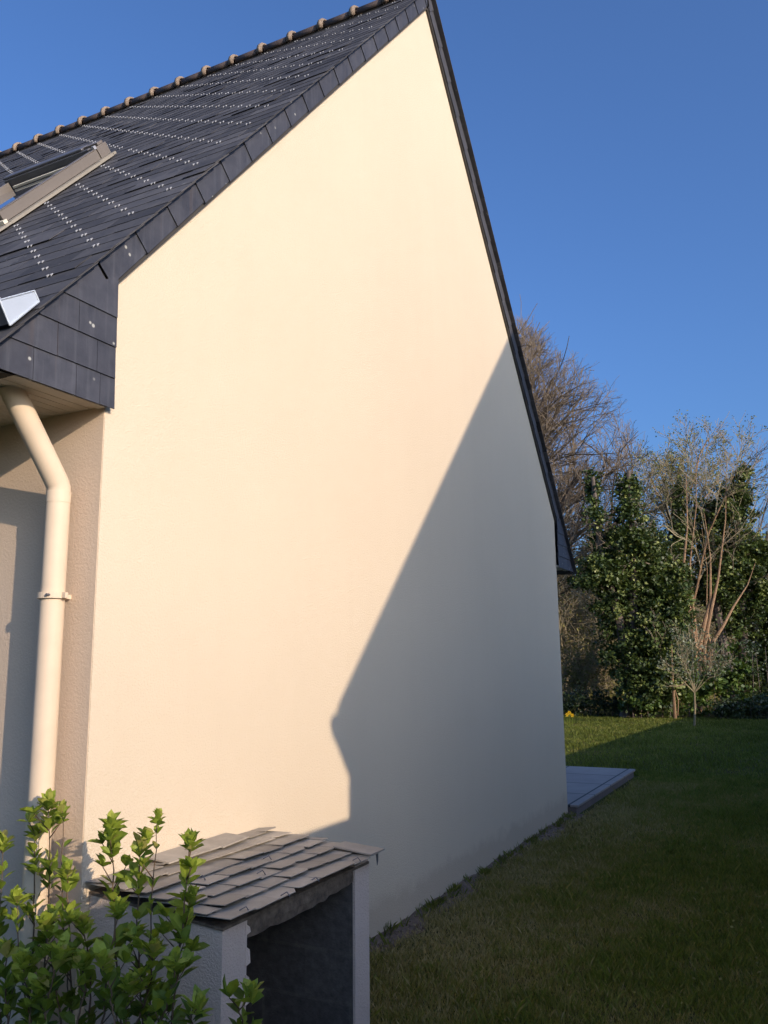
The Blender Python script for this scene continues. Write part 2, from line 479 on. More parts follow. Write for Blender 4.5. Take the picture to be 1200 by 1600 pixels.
gs = [weeds(1200), grass(150000, 0.05, 2.6, 0.9, 5.0, 0.018, 0.045, 0.0022), grass(90000, 0.0, 2.9, 5.0, 10.0, 0.02, 0.05, 0.0035),
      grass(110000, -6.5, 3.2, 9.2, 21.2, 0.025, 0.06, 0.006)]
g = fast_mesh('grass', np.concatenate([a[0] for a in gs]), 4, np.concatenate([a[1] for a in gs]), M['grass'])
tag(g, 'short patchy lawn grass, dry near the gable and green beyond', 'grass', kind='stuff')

# fallen leaves and straw caught in the grass
n = 900; c = np.stack([rng.uniform(.1, 2.6, n), rng.uniform(1.0, 9, n), rng.uniform(.012, .04, n)], 1)
d = rng.normal(0, 1, (n, 3)); d[:, 2] *= .25; d /= np.linalg.norm(d, axis=1, keepdims=True); e = np.cross(d, rng.normal(0, .25, (n, 3)) + [0, 0, 1]); L = rng.uniform(.008, .028, n)[:, None]
v = np.stack([c, c + d * L * .5 + e * L * .3, c + d * L, c + d * L * .5 - e * L * .3], 1).reshape(-1, 3)
LITTER = (v, rng.uniform(.5, 1, n))

# ---------------------------------------------------------------- house
D = 6.4; MS = 1.164; S = math.sqrt(1 + MS * MS); Z0 = 3.195; XL = -9.0


def RP(x, s, h, rear=False):
    y = s / S - h * MS / S; z = Z0 + MS * s / S + h / S
    return (x, D - y if rear else y, z)


house = empty('house', (0, 0, 0), 'cream rendered house with a steep slate roof and a tall blank gable', 'house')
b = MB(); b.prism([(0.003, -0.3), (D, -0.3), (D, 3.02), (D / 2, 3.02 + MS * D / 2), (0.003, 3.02)], -0.3, 0.0)
b.build('gable_wall', M['gable'], house)
b = MB(); b.box((XL, 0.0, -0.3), (-0.003, 0.25, 2.9)); b.build('front_wall', M['facade'], house)
b = MB(); b.box((XL, D - 0.28, -0.3), (-0.303, D - 0.003, 2.9)); b.build('rear_wall', M['facade'], house)
b = MB(); b.prism([(0.26, -0.3), (D - 0.29, -0.3), (D - 0.29, 2.95), (D / 2, 2.95 + MS * D / 2 - .35), (0.26, 2.95)], XL + 0.003, XL + 0.3); b.build('end_wall', M['facade'], house)

# roof deck
roof = MB(); T = D / 2
for rear in (False, True):
    smax = T * S
    q = [RP(0, -0.93, -0.012, rear), RP(0, smax - 0.01, -0.012, rear), RP(0, smax - 0.01, -0.13, rear), RP(0, -0.80, -0.13, rear)]
    roof.prism([(p[1], p[2]) for p in (q if not rear else q[::-1])], XL - 0.1, 0.018)
roof = roof.build('roof', M['deck'], house)


def slates(rear):
    b = MB(); E = 0.118; k0 = -12
    nrow = int((T * S - (0.475 + k0 * E)) / E)
    for i in range(nrow + 1):
        s = 0.475 + (k0 + i) * E; x = 0.068 - ((0.12 * i) % 0.31)
        first = True; xr = 0.068
        edges = [xr]
        while x > XL - 0.15:
            if xr - x > 0.03: edges.append(x); xr = x
            x -= 0.31
        rowj = random.uniform(-0.002, 0.002)
        for a, c in zip(edges[:-1], edges[1:]):
            lift = 0.0013 + random.uniform(0, 0.0008) + (random.uniform(0.0015, 0.006) if random.random() < 0.2 else 0)
            s0 = s + rowj + random.uniform(-0.003, 0.003); s1 = min(s + E * 2 + 0.02, T * S - 0.005)
            if s1 - s0 < 0.03: continue
            xa, xc = a - 0.0015, c + 0.0015
            l2 = lift + random.uniform(-0.0008, 0.0008)
            p = [RP(xc, s0, l2 - 0.002, rear), RP(xa, s0, lift - 0.002, rear), RP(xa, s1, -0.008, rear), RP(xc, s1, -0.008, rear),
                 RP(xc, s0, l2, rear), RP(xa, s0, lift, rear), RP(xa, s1, -0.003, rear), RP(xc, s1, -0.003, rear)]
            if rear: p = [p[1], p[0], p[3], p[2], p[5], p[4], p[7], p[6]]
            b.hexa(p, random.gauss(0.5, 0.22))
    return b.build('slate_covering', M['slate'], roof)


slates(False); slates(True)
hk = MB()
for i in range(52):
    k = -11 + i; s = 0.475 + k * 0.118
    if s > T * S - 0.05: break
    x = -0.878 - 0.1195 * k
    while x > -0.05: x -= 0.31
    while x < -0.36: x += 0.31
    while x > XL:
        if not (-2.36 < x < -1.42 and 0.9 < s < 2.32):
            for dx in (-0.011, 0.011):
                xx = x + dx + random.uniform(-.001, .001)
                sz = random.uniform(0.0016, 0.0028)
                p = [RP(xx - sz, s - 0.012, 0.002), RP(xx + sz, s - 0.012, 0.002), RP(xx + sz, s + 0.006, 0.005), RP(xx - sz, s + 0.006, 0.005),
                     RP(xx - sz, s - 0.010, 0.010), RP(xx + sz, s - 0.010, 0.010), RP(xx + sz, s + 0.004, 0.008), RP(xx - sz, s + 0.004, 0.008)]
                hk.hexa(p)
        x -= 0.31
tag(hk.build('slate_hook', M['hook'], roof), 'bright metal slate hooks dotted in rows', kind='stuff')

# ridge tiles
AZ = Z0 + MS * T
for n in range(29):
    xe = 0.0 - 0.3105 * n + 0.035
    b = MB(); cz = AZ - 0.045
    def arc(x0, x1, r, flat=0.85, tone=0.5):
        nn = 10; vs = []
        for x in (x0, x1):
            for rr in (r, r - 0.012):
                for j in range(nn + 1):
                    a = math.pi * (-0.12 + 1.24 * j / nn); vs.append((x, T + rr * math.cos(a), cz + rr * math.sin(a) * flat))
        m = nn + 1; fs = []
        for j in range(nn):
            fs += [(j, j + 1, 2 * m + j + 1, 2 * m + j), (m + j + 1, m + j, 3 * m + j, 3 * m + j + 1), (j + 1, j, m + j, m + j + 1), (2 * m + j, 2 * m + j + 1, 3 * m + j + 1, 3 * m + j)]
        fs += [(0, 2 * m, 3 * m, m), (nn, m + nn, 3 * m + nn, 2 * m + nn)]
        b.add(vs, fs, tone)
    arc(xe - 0.31, xe - 0.03, 0.088)
    rt = b.build('ridge_tile', M['ridge'], roof, smooth=True)
    b = MB(); arc(xe - 0.062, xe - 0.008, 0.108); arc(xe - 0.05, xe - 0.02, 0.117)
    b.build('collar', M['ridgecollar'], roof, smooth=True)

# verge cladding: slates fixed flat against the gable under the roof edge
ZI = 3.031; VX = 0.022


def verge(rear):
    b = MB()
    e = [0.12 + 0.177 * i - 0.0 for i in range(19)]
    es = [y * S for y in e if y < T + 0.3]
    # s coordinate of joints on the roof line; cladding runs 0.0 (roof line) to -0.107 below
    j = -1; prev = -0.10 * S
    lst = [-0.165] + [(0.1325 + 0.1772 * k) * S - 0.085 for k in range(20)]
    for a, c in zip(lst[:-1], lst[1:]):
        c2 = min(c, T * S - 0.0)
        if a >= T * S - 0.02: break
        jit = random.uniform(-0.004, 0.003); t0 = 0.0045
        lo = -0.113 + jit
        xa, xb = VX + 0.010, VX + 0.003
        def corner(s, h): return RP(0, s, h, rear)[1:]
        p = []
        yzs = [corner(a - 0.004, lo), corner(c2 + 0.03, lo + 0.002), corner(c2 + 0.03, -0.012), corner(a - 0.004, -0.012)]
        # keep the pieces from crossing the apex
        yzs = [((min(q[0], T - 0.001) if not rear else max(q[0], T + 0.001)), q[1]) for q in yzs]
        xs = [xa, xb, xb, xa]
        q = [(x - t0, y, z) for x, (y, z) in zip(xs, yzs)] + [(x, y, z) for x, (y, z) in zip(xs, yzs)]
        if rear: q = [q[1], q[0], q[3], q[2], q[5], q[4], q[7], q[6]]
        b.hexa([q[i] for i in (0, 1, 2, 3, 4, 5, 6, 7)], random.gauss(0.5, 0.2))
    return b.build('verge_cladding', M['clad'] if not rear else M['farslate'], house)


verge(False); verge(True)


def eave_clad(rear):
    """courses of flat slates closing the end of the eave box"""
    b = MB()
    zs = [2.505, 2.627, 2.752, 2.873, 3.10]
    def ytop(z): return (z + 0.014 - Z0) / MS     # roof line
    joints = [[-0.56, -0.365, -0.175, -0.06], [-0.27, -0.083], [-0.18], []]
    rights = [0.017, 0.012, 0.010, 0.006]
    for c in range(4):
        z0, z1 = zs[c] - 0.004, zs[c + 1] + 0.03
        yl0 = max(-0.585, ytop(z0)); xo = VX + 0.012 + 0.0012 * c
        ed = [yl0] + [j for j in joints[c] if j > yl0 + 0.02] + [rights[c]]
        for a, r in zip(ed[:-1], ed[1:]):
            tb = random.uniform(-0.002, 0.002)
            def zz(y): return min(z1, Z0 + MS * y - 0.014)
            A = (a + 0.0012, z0 + tb); Bq = (r - 0.0012, z0 + tb)
            ztl = zz(a); ztr = zz(r)
            if c == 3:
                # top slate runs up to meet the first rake slate
                pts = [A, (r, z0 + tb), (r, 3.045), (-0.06, 3.0), (-0.112, Z0 - MS * 0.112 - 0.014)]
                if a < -0.112: pts.append((a, zz(a)))
            else:
                pts = [A, Bq, (r - 0.0012, ztr)]
                # roof line crossing
                yc = ytop(z1)
                if a < yc < r: pts.append((yc, z1))
                pts.append((a + 0.0012, max(ztl, z0 + tb + 0.002)))
            n = len(pts); tone = random.gauss(0.55, 0.2)
            vs = []; base = z0 + tb
            for off in (0.0045, 0.0):
                for (y, z) in pts:
                    lean = 0.006 * (1 - min(1, (z - base) / 0.15))
                    vs.append((xo - 0.006 + lean - off, D - y if rear else y, z))
            f = [tuple(range(n, 2 * n)), tuple(range(n - 1, -1, -1))] if not rear else [tuple(range(2 * n - 1, n - 1, -1)), tuple(range(n))]
            for i in range(n):
                j = (i + 1) % n; f.append((i, j, n + j, n + i) if not rear else (j, i, n + i, n + j))
            b.add(vs, f, tone)
    return b.build('eave_cladding', M['clad'], house)


eave_clad(False); eave_clad(True)

# soffit, rim and fascia
for rear in (False, True):
    f = (lambda y: D - y) if rear else (lambda y: y)
    b = MB(); x = -0.022
    while x > XL:
        b.box((x - 0.046, min(f(-0.56), f(-0.002)), 2.512), (x, max(f(-0.56), f(-0.002)), 2.520))
        b.box((x - 0.050, min(f(-0.56), f(-0.002)), 2.516), (x - 0.046, max(f(-0.56), f(-0.002)), 2.522)); x -= 0.05
    b.build('soffit', M['soffit'], house)
    b = MB(); b.box((-0.020, min(f(-0.575), f(-0.012)), 2.503), (0.018, max(f(-0.575), f(-0.012)), 2.526))
    b.box((-0.034, min(f(-0.560), f(-0.003)), 2.506), (-0.021, max(f(-0.560), f(-0.003)), 2.523)); b.build('soffit_rim', M['soffit'], house)
    b = MB(); b.box((XL, min(f(-0.585), f(-0.563)), 2.495), (0.010, max(f(-0.585), f(-0.563)), 2.60)); b.build('fascia', M['soffit'], house)

# eave gutter lying on the slates
b = MB()
def gsec(x0, x1, prof, mb):
    n = len(prof); vs = [RP(x0, s, h) for s, h in prof] + [RP(x1, s, h) for s, h in prof]
    mb.add(vs, [tuple(range(n - 1, -1, -1)), tuple(range(n, 2 * n))] + [(i, (i + 1) % n, n + (i + 1) % n, n + i) for i in range(n)])
gsec(XL, 0.040, [(-0.715, 0.016), (-0.700, 0.088), (-0.696, 0.088), (-0.711, 0.016)], b)
gsec(XL, 0.040, [(-0.711, 0.017), (-0.55, 0.017), (-0.55, 0.020), (-0.711, 0.020)], b)
b.tube([RP(XL, -0.699, 0.090), RP(0.04, -0.699, 0.090)], 0.006, 8)
gut = b.build('gutter', M['zincdark'], house)
b = MB(); gsec(0.041, 0.045, [(-0.722, 0.012), (-0.554, 0.012), (-0.545, 0.050), (-0.698, 0.094)], b)
b.tube([RP(0.046, -0.722, 0.013), RP(0.046, -0.554, 0.013)], 0.004, 6); b.tube([RP(0.046, -0.722, 0.012), RP(0.046, -0.698, 0.094)], 0.004, 6)
b.tube([RP(0.046, -0.554, 0.012), RP(0.046, -0.545, 0.050)], 0.003, 6); b.tube([RP(0.046, -0.545, 0.050), RP(0.046, -0.698, 0.094)], 0.003, 6)
b.build('end_plate', M['zincpale'], gut)

# downpipe
b = MB(); px, py = -0.130, -0.080
b.tube([(px, py, -0.1), (px, py, 2.175)], 0.0435, 28)
b.tube([(px, py, 2.170), (px, py - 0.002, 2.195), (px - 0.001, py - 0.010, 2.212), (px - 0.003, py - 0.030, 2.242), (px - 0.013, -0.318, 2.53)], 0.0430, 28)
b.tube([(px, py, 2.135), (px, py, 2.178)], 0.0448, 28)
dp = b.build('downpipe', M['pipe'], house, smooth=True)
dp.modifiers.new('e', 'EDGE_SPLIT').split_angle = R(40)
for zb_ in (1.79, 0.55):
    b = MB(); b.tube([(px, py, zb_ - 0.011), (px, py, zb_ + 0.011)], 0.054, 28)
    b.box((px - 0.004 + 0.0, -0.034, zb_ - 0.008), (px + 0.008, 0.002, zb_ + 0.008))
    b.box((px + 0.053, py - 0.007, zb_ - 0.010), (px + 0.070, py + 0.007, zb_ + 0.010))
    br = b.build('bracket', M['pipe'], dp)
    b = MB(); b.tube([(px + 0.030, py - 0.056, zb_), (px + 0.030, py - 0.040, zb_)], 0.005, 8); b.build('screw', M['zincdark'], dp)

# roof window
rw = empty('roof_window', (0, 0, 0), parent=house)
def rbox(mb, x0, x1, s0, s1, h0, h1, tone=0.5):
    mb.hexa([RP(x0, s0, h0), RP(x1, s0, h0), RP(x1, s1, h0), RP(x0, s1, h0), RP(x0, s0, h1), RP(x1, s0, h1), RP(x1, s1, h1), RP(x0, s1, h1)], tone)
WR, WL, WB, WT = -1.475, -2.33, 1.00, 2.085
b = MB(); rbox(b, WR, WR + 0.05, WB, WT - 0.14, 0.010, 0.026); rbox(b, WR, WR + 0.045, WT - 0.139, WT + 0.02, 0.010, 0.028); rbox(b, WL - 0.05, WL, WB, WT + 0.06, 0.010, 0.026)
rbox(b, WL - 0.05, WR + 0.02, WT + 0.056, WT + 0.085, 0.008, 0.024); rbox(b, WL - 0.05, WR + 0.05, WB - 0.16, WB - 0.001, 0.012, 0.024)
b.build('flashing', M['taupe_light'], rw)
b = MB(); rbox(b, WR - 0.045, WR, WB + 0.004, WT - 0.06, 0.028, 0.088); rbox(b, WL, WL + 0.045, WB + 0.004, WT - 0.06, 0.028, 0.088)
rbox(b, WR - 0.042, WR + 0.004, WB + 0.0, WB + 0.55, 0.089, 0.093); rbox(b, WR - 0.042, WR + 0.004, WB + 0.553, WT - 0.062, 0.089, 0.094)
rbox(b, WL, WR - 0.046, WB, WB + 0.05, 0.028, 0.075)
rbox(b, WR - 0.07, WR + 0.006, WT - 0.058, WT + 0.055, 0.028, 0.100)
rbox(b, WR - 0.12, WR - 0.003, WT - 0.02, WT + 0.04, 0.101, 0.118)
fr = b.build('frame', M['taupe'], rw, bevel=0.003)
b = MB(); rbox(b, WL, WR - 0.071, WT - 0.05, WT + 0.05, 0.028, 0.105); rbox(b, WL - 0.003, WR - 0.121, WT - 0.045, WT + 0.045, 0.106, 0.122); b.build('head_casing', M['zincdark'], rw, bevel=0.006)
b = MB(); rbox(b, WL + 0.10, WR - 0.08, WT - 0.105, WT - 0.085, 0.045, 0.062); b.build('sash', M['creamwood'], rw, bevel=0.003)
b = MB(); rbox(b, WR - 0.083, WR - 0.050, WB + 0.06, WT - 0.07, 0.030, 0.070); b.build('sash', M['taupe'], rw)
b = MB(); rbox(b, WL + 0.047, WR - 0.084, WB + 0.052, WT - 0.14, 0.034, 0.044); b.build('pane', M['glass'], rw)
b = MB(); rbox(b, WL + 0.086, WR - 0.084, WT - 0.139, WT - 0.051, 0.030, 0.040); b.build('seal', M['blackgap'], rw); b = MB(); rbox(b, WL + .02, WR - .02, WB - 0.03, WB - 0.002, 0.028, 0.09); b.build('bottom_rail', M['blackgap'], rw)
b = MB(); rbox(b, WR - 0.03, WR + 0.03, WB - 0.035, WB - 0.003, 0.026, 0.045); b.build('corner_block', M['creamwood'], rw)
b = MB(); rbox(b, WR - 0.012, WR + 0.008, WT - 0.085, WT - 0.060, 0.092, 0.112); b.build('catch', M['hook'], rw)

# ---------------------------------------------------------------- lean-to shelter
sh = empty('shelter', (0.3, 0.54, 0), 'low rendered shelter with a broken slate roof built against the gable', 'shelter')
XS = 0.58
b = MB(); b.prism([(0.004, -0.2), (XS, -0.2), (XS, 0.705), (0.004, 0.755)], 0.04, 0.172, axis=1)
wn = b.build('side_wall', M['pillar'], sh)
b = MB(); b.prism([(0.004, -0.2), (XS, -0.2), (XS, 0.715), (0.004, 0.765)], 0.914, 1.036, axis=1)
b.build('side_wall', M['pillar'], sh)
b = MB(); b.prism([(0.006, -0.1), (XS - 0.012, -0.1), (XS - 0.012, 0.700), (0.006, 0.750)], 0.1735, 0.1755, axis=1)
b.prism([(0.006, -0.1), (XS - 0.010, -0.1), (XS - 0.010, 0.700), (0.006, 0.750)], 0.9095, 0.9125, axis=1)
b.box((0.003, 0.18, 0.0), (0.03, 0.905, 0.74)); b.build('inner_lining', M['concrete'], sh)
# lifting render on the near pillar
b = MB()
for (y0, y1, z0, z1) in ((0.160, 0.1765, 0.655, 0.690), (0.163, 0.1775, 0.56, 0.62), (0.165, 0.177, 0.44, 0.535)):
    b = MB()
    b.hexa([(XS + 0.002, y0, z0), (XS + 0.012, y1, z0 + .01), (XS - 0.02, y1 + .003, z0), (XS - .02, y0, z0), (XS + 0.002, y0, z1), (XS + 0.008, y1, z1 - .01), (XS - 0.02, y1 + .003, z1), (XS - .02, y0, z1)])
    b.build('loose_render', M['pillar'], sh)
# rotten beam
b = MB(); nb = 16; vs = []; fs = []
for i in range(nb + 1):
    y = 0.178 + (0.905 - 0.178) * i / nb; j = lambda a: random.uniform(-a, a)
    top = 0.706 + j(0.004); bot = 0.640 + j(0.006) + (0.012 if i > 11 else 0)
    vs += [(XS - 0.045, y, bot), (XS - 0.004 + j(.003), y, bot + j(.004)), (XS + j(.004), y, (top + bot) / 2 + j(.006)), (XS - 0.003 + j(.003), y, top), (XS - 0.045, y, top)]
for i in range(nb):
    for k in range(5):
        k2 = (k + 1) % 5; fs.append((i * 5 + k, i * 5 + k2, (i + 1) * 5 + k2, (i + 1) * 5 + k))
fs += [(4, 3, 2, 1, 0), tuple(nb * 5 + k for k in range(5))]
b.add(vs, fs); b.build('beam', M['rotwood'], sh)
b = MB(); b.prism([(0.006, 0.752), (XS + 0.004, 0.703), (XS + 0.004, 0.712), (0.006, 0.762)], 0.035, 1.030, axis=1); b.build('roof_board', M['rotwood'], sh)
# slates of the little roof, rows parallel to the wall
def SR(x, y, h): return (x, y, 0.803 - 0.112 * x + 0.018 * (y - .5) * 0 + h)
b = MB(); rows = 7; ex = (0.625 - 0.02) / rows
random.seed(21)
for r in range(rows):
    xo = 0.632 - r * ex                      # lower (outer) edge of the row
    y = 0.012 - (0.065 if r % 2 else 0.0); wd_ = 0.132
    while y < 1.06:
        y0 = max(y, 0.005) + random.uniform(0, 0.003); y1 = min(y + wd_ + random.uniform(-0.006, 0.006), 1.050); yn = y + wd_ + random.uniform(-0.004, 0.004)
        if y1 - y0 > 0.03:
            lift = 0.020 + random.uniform(-0.003, 0.007); th = 0.0026; ov = random.uniform(-0.005, 0.006); ov2 = ov + random.uniform(-0.003, 0.004)
            xin = max(xo - ex * 1.9, 0.006)
            oc = random.random(); cut = random.uniform(0.012, 0.035) if oc < 0.28 else 0.0
            top = [(xo + ov2, y1), (xin, y1), (xin, y0), (xo + ov, y0)]
            if cut:
                if oc < 0.14: top = [(xo + ov2, y1 - cut), (xo + ov2 - cut * .8, y1), (xin, y1), (xin, y0), (xo + ov, y0)]
                else: top = [(xo + ov2, y1), (xin, y1), (xin, y0), (xo + ov - cut * .7, y0), (xo + ov, y0 + cut)]
            # chipped outer edge
            tl = random.uniform(-0.0012, 0.0016)
            def hh(xx, yy): return -0.006 + lift * max(0, (xx - xin)) / (xo - xin + 1e-6) + tl * (yy - y0) / (y1 - y0)
            n = len(top)
            vs = [SR(xx, yy, hh(xx, yy) + 0.0) for xx, yy in top] + [SR(xx, yy, hh(xx, yy) + th) for xx, yy in top]
            fs = [tuple(range(n)), tuple(range(2 * n - 1, n - 1, -1))] + [((i + 1) % n, i, n + i, n + (i + 1) % n) for i in range(n)]
            b.add(vs, fs, random.gauss(0.5, 0.25))
        y = yn + 0.003
# loose slates on the top course and the far corner
for (x0, x1, y0, y1, h, sk) in ((0.01, 0.13, 0.30, 0.60, 0.020, 0.01), (0.01, 0.14, 0.61, 0.80, 0.019, -0.01), (0.45, 0.635, 0.95, 1.058, 0.022, 0.01)):
    t0 = [SR(x1, y0, h), SR(x1 + sk, y1, h + .004), SR(x0, y1, h - .004), SR(x0, y0 + sk, h - .006)]
    b.hexa(t0 + [(p[0], p[1], p[2] + 0.006) for p in t0], random.uniform(.3, .8))
b.build('slate_covering', M['tanslate'], sh)
for (y, x) in ((0.10, .60), (0.31, .62), (0.52, .61), (0.86, .60), (0.45, .42), (0.62, .33), (0.25, .30)):
    q = SR(x, y, 0.016); b = MB(); b.tube([q, (q[0] + 0.012, q[1] + 0.02, q[2] + 0.008), (q[0] + 0.028, q[1] + 0.015, q[2] - 0.004)], 0.0022, 6); b.build('hook', M['zincdark'], sh)
b = MB(); b.tube([SR(.612, 1.050, 0.008), SR(.613, 1.051, -0.02), SR(.612, 1.051, -0.040)], [0.006, 0.004, 0.001], 6)
b.build('slate_nail', M['zincdark'], sh)

# ---------------------------------------------------------------- leafy shrub in front
shrub = empty('leafy_shrub', (0.2, -0.25, 0), 'upright green shrub with leaves toned paler toward the tops as if sunlit in front of the downpipe', 'shrub')
LV = []; LT = []


def leaf(pos, d, up, L, Wd, tone, out, tones):
    """six-vertex cupped leaf as two quads"""
    d = d / np.linalg.norm(d); s = np.cross(d, up); s /= (np.linalg.norm(s) + 1e-9); n = np.cross(s, d)
    c = pos
    fold = 0.16 * Wd; droop = -0.10 * L
    m1 = c + d * L * 0.38; m2 = c + d * L * 0.70 + n * droop * 0.5; tip = c + d * L + n * droop
    a1 = m1 + s * Wd * 0.42 + n * fold; a2 = m2 + s * Wd * 0.36 + n * fold
    b1 = m1 - s * Wd * 0.42 + n * fold; b2 = m2 - s * Wd * 0.36 + n * fold
    for q in ((c, a1, a2, m2), (m2, a2, tip, b2), (c, m2, b2, b1)):
        out.extend(q); tones.append(tone)


def shrub_stem(pts, r0, tuft=True, dens=1.0, size=0.05, seed=0):
    rs = random.Random(seed); nr = np.random.default_rng(seed)
    pts = [np.array(p, float) for p in pts]
    # resample a smooth path
    P_ = []
    for i in range(len(pts) - 1):
        for k in range(6):
            f = k / 6; P_.append(pts[i] * (1 - f) + pts[i + 1] * f + nr.normal(0, 0.002, 3))
    P_.append(pts[-1])
    n = len(P_); b = MB(); b.tube(P_, [r0 * (1 - 0.6 * i / n) for i in range(n)], 7)
    out = []; tn = []; ang = rs.uniform(0, 6); L_ = sum(np.linalg.norm(P_[i + 1] - P_[i]) for i in range(n - 1))
    acc = 0; step = 0.022 / dens; side = b
    for i in range(n - 1):
        seg = P_[i + 1] - P_[i]; l = np.linalg.norm(seg); dr = seg / l; t = acc
        while t < l:
            p = P_[i] + dr * t; hgt = (i + t / l) / n
            if math.sin((i + t / l) * 1.9 * 6.28 / 6 * 1.0 + seed) > (0.42 - 0.9 * hgt) and rs.random() < .95:
                # a pair/whorl of leaves
                k_ = rs.choice((2, 2, 3))
                for k in range(k_):
                    a = ang + k * 2 * math.pi / k_ + rs.uniform(-.3, .3)
                    rad = np.array([math.cos(a), math.sin(a), 0]); el_ = rs.uniform(0.45, 1.2)
                    d = rad * math.cos(el_) + np.array([0, 0, 1]) * math.sin(el_)
                    L = size * rs.uniform(0.6, 1.15); tone = min(1, max(0, 0.10 + 0.75 * hgt ** 2.2 + rs.gauss(0, 0.22)))  # tone rises with height: sunlit top and shaded base put into colour
                    leaf(p + d * 0.006, d, np.array([0, 0, 1.0]) + nr.normal(0, .3, 3), L, L * rs.uniform(0.5, 0.8), tone, out, tn)
                ang += 1.3
            # short side shoots with a tuft
            if rs.random() < 0.16 * dens and hgt > 0.15:
                a = rs.uniform(0, 6.28); d = np.array([math.cos(a) * .7, math.sin(a) * .7, .8]); ln = rs.uniform(.03, .075)
                e = p + d * ln; side.tube([p, e], [0.0022, 0.0014], 5)
                for k in range(rs.randint(4, 7)):
                    a2 = rs.uniform(0, 6.28); el_ = rs.uniform(.3, 1.3); dd = np.array([math.cos(a2) * math.cos(el_), math.sin(a2) * math.cos(el_), math.sin(el_)])
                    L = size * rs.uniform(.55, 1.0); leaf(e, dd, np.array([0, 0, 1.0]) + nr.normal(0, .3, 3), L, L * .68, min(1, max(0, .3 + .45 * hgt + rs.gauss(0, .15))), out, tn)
            t += step * rs.uniform(.7, 1.3)
        acc = t - l
    if tuft:
        for k in range(14):
            a = k * 2.4 + rs.uniform(-.4, .4); el_ = 0.45 + 1.0 * k / 14 + rs.uniform(-.25, .25); d = np.array([math.cos(a) * math.cos(el_), math.sin(a) * math.cos(el_), math.sin(el_)])
            L = size * (1.05 - 0.45 * k / 14) * rs.uniform(.7, 1.1); leaf(P_[-1] - np.array([0, 0, .03]) + np.array([0, 0, .034 * k / 14]), d, np.array([0, 0, 1.0]) + nr.normal(0, .25, 3), L, L * .72, rs.uniform(.6, 1), out, tn)  # tip tufts take the palest tones, standing in for sun on them
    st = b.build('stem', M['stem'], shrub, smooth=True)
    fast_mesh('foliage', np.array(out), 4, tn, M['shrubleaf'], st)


def pxy(px, py, y):
    d = AF + AR * (px - 600) / FPX + AU * (800 - py) / FPX; t = (y - CP[1]) / d[1]; return CP + d * t


# stems: (top px, top py, px at the bottom of the frame, y plane, density, radius)
STEMS = [(76, 1250, 62, -0.16, 1.5, .004), (97, 1262, 110, -0.19, .35, .003), (56, 1300, 42, -0.12, 1.1, .004), (6, 1318, 0, -0.17, .8, .003),
         (26, 1400, 45, -0.22, .8, .003), (-14, 1350, -20, -0.18, .9, .004), (104, 1360, 112, -0.24, 1.2, .004), (172, 1284, 188, -0.19, 1.4, .004),
         (247, 1274, 232, -0.21, .6, .003), (218, 1325, 222, -0.17, 1.2, .004), (297, 1315, 268, -0.25, 1.1, .004), (300, 1400, 250, -0.23, 1.0, .004),
         (186, 1420, 160, -0.29, 1.1, .004), (70, 1440, 95, -0.27, 1.1, .004), (10, 1480, 12, -0.26, 1.1, .004), (128, 1500, 120, -0.30, .9, .004),
         (34, 1500, 50, -0.31, 1.3, .004), (95, 1490, 70, -0.33, 1.3, .004), (160, 1500, 178, -0.35, 1.3, .004), (240, 1480, 214, -0.30, 1.2, .004), (275, 1500, 250, -0.35, 1.2, .004), (130, 1440, 140, -0.22, 1.2, .004),
         (312, 1572, 300, -0.38, 1.2, .003), (394, 1550, 378, -0.34, 1.0, .003), (60, 1545, 45, -0.34, 1.1, .003), (205, 1540, 196, -0.33, 1.0, .003)]
for i, (tx, ty, bx, yp, dn_, rr) in enumerate(STEMS):
    top = pxy(tx, ty, yp); low = pxy(bx, 1600, yp); g0 = np.array([low[0] + random.uniform(-.05, .05), yp + random.uniform(-.04, .04), 0.0])
    mid = (top * .5 + low * .5) + np.array([random.uniform(-.012, .012), random.uniform(-.02, .02), 0])
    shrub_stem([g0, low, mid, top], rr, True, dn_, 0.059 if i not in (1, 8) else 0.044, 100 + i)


lt = fast_mesh('leaf_litter', LITTER[0], 4, LITTER[1], M['scrubleaf']); tag(lt, 'small dry leaves and straw scattered over the shaded lawn', 'leaf litter', kind='stuff')
# ---------------------------------------------------------------- trees
ENV = None


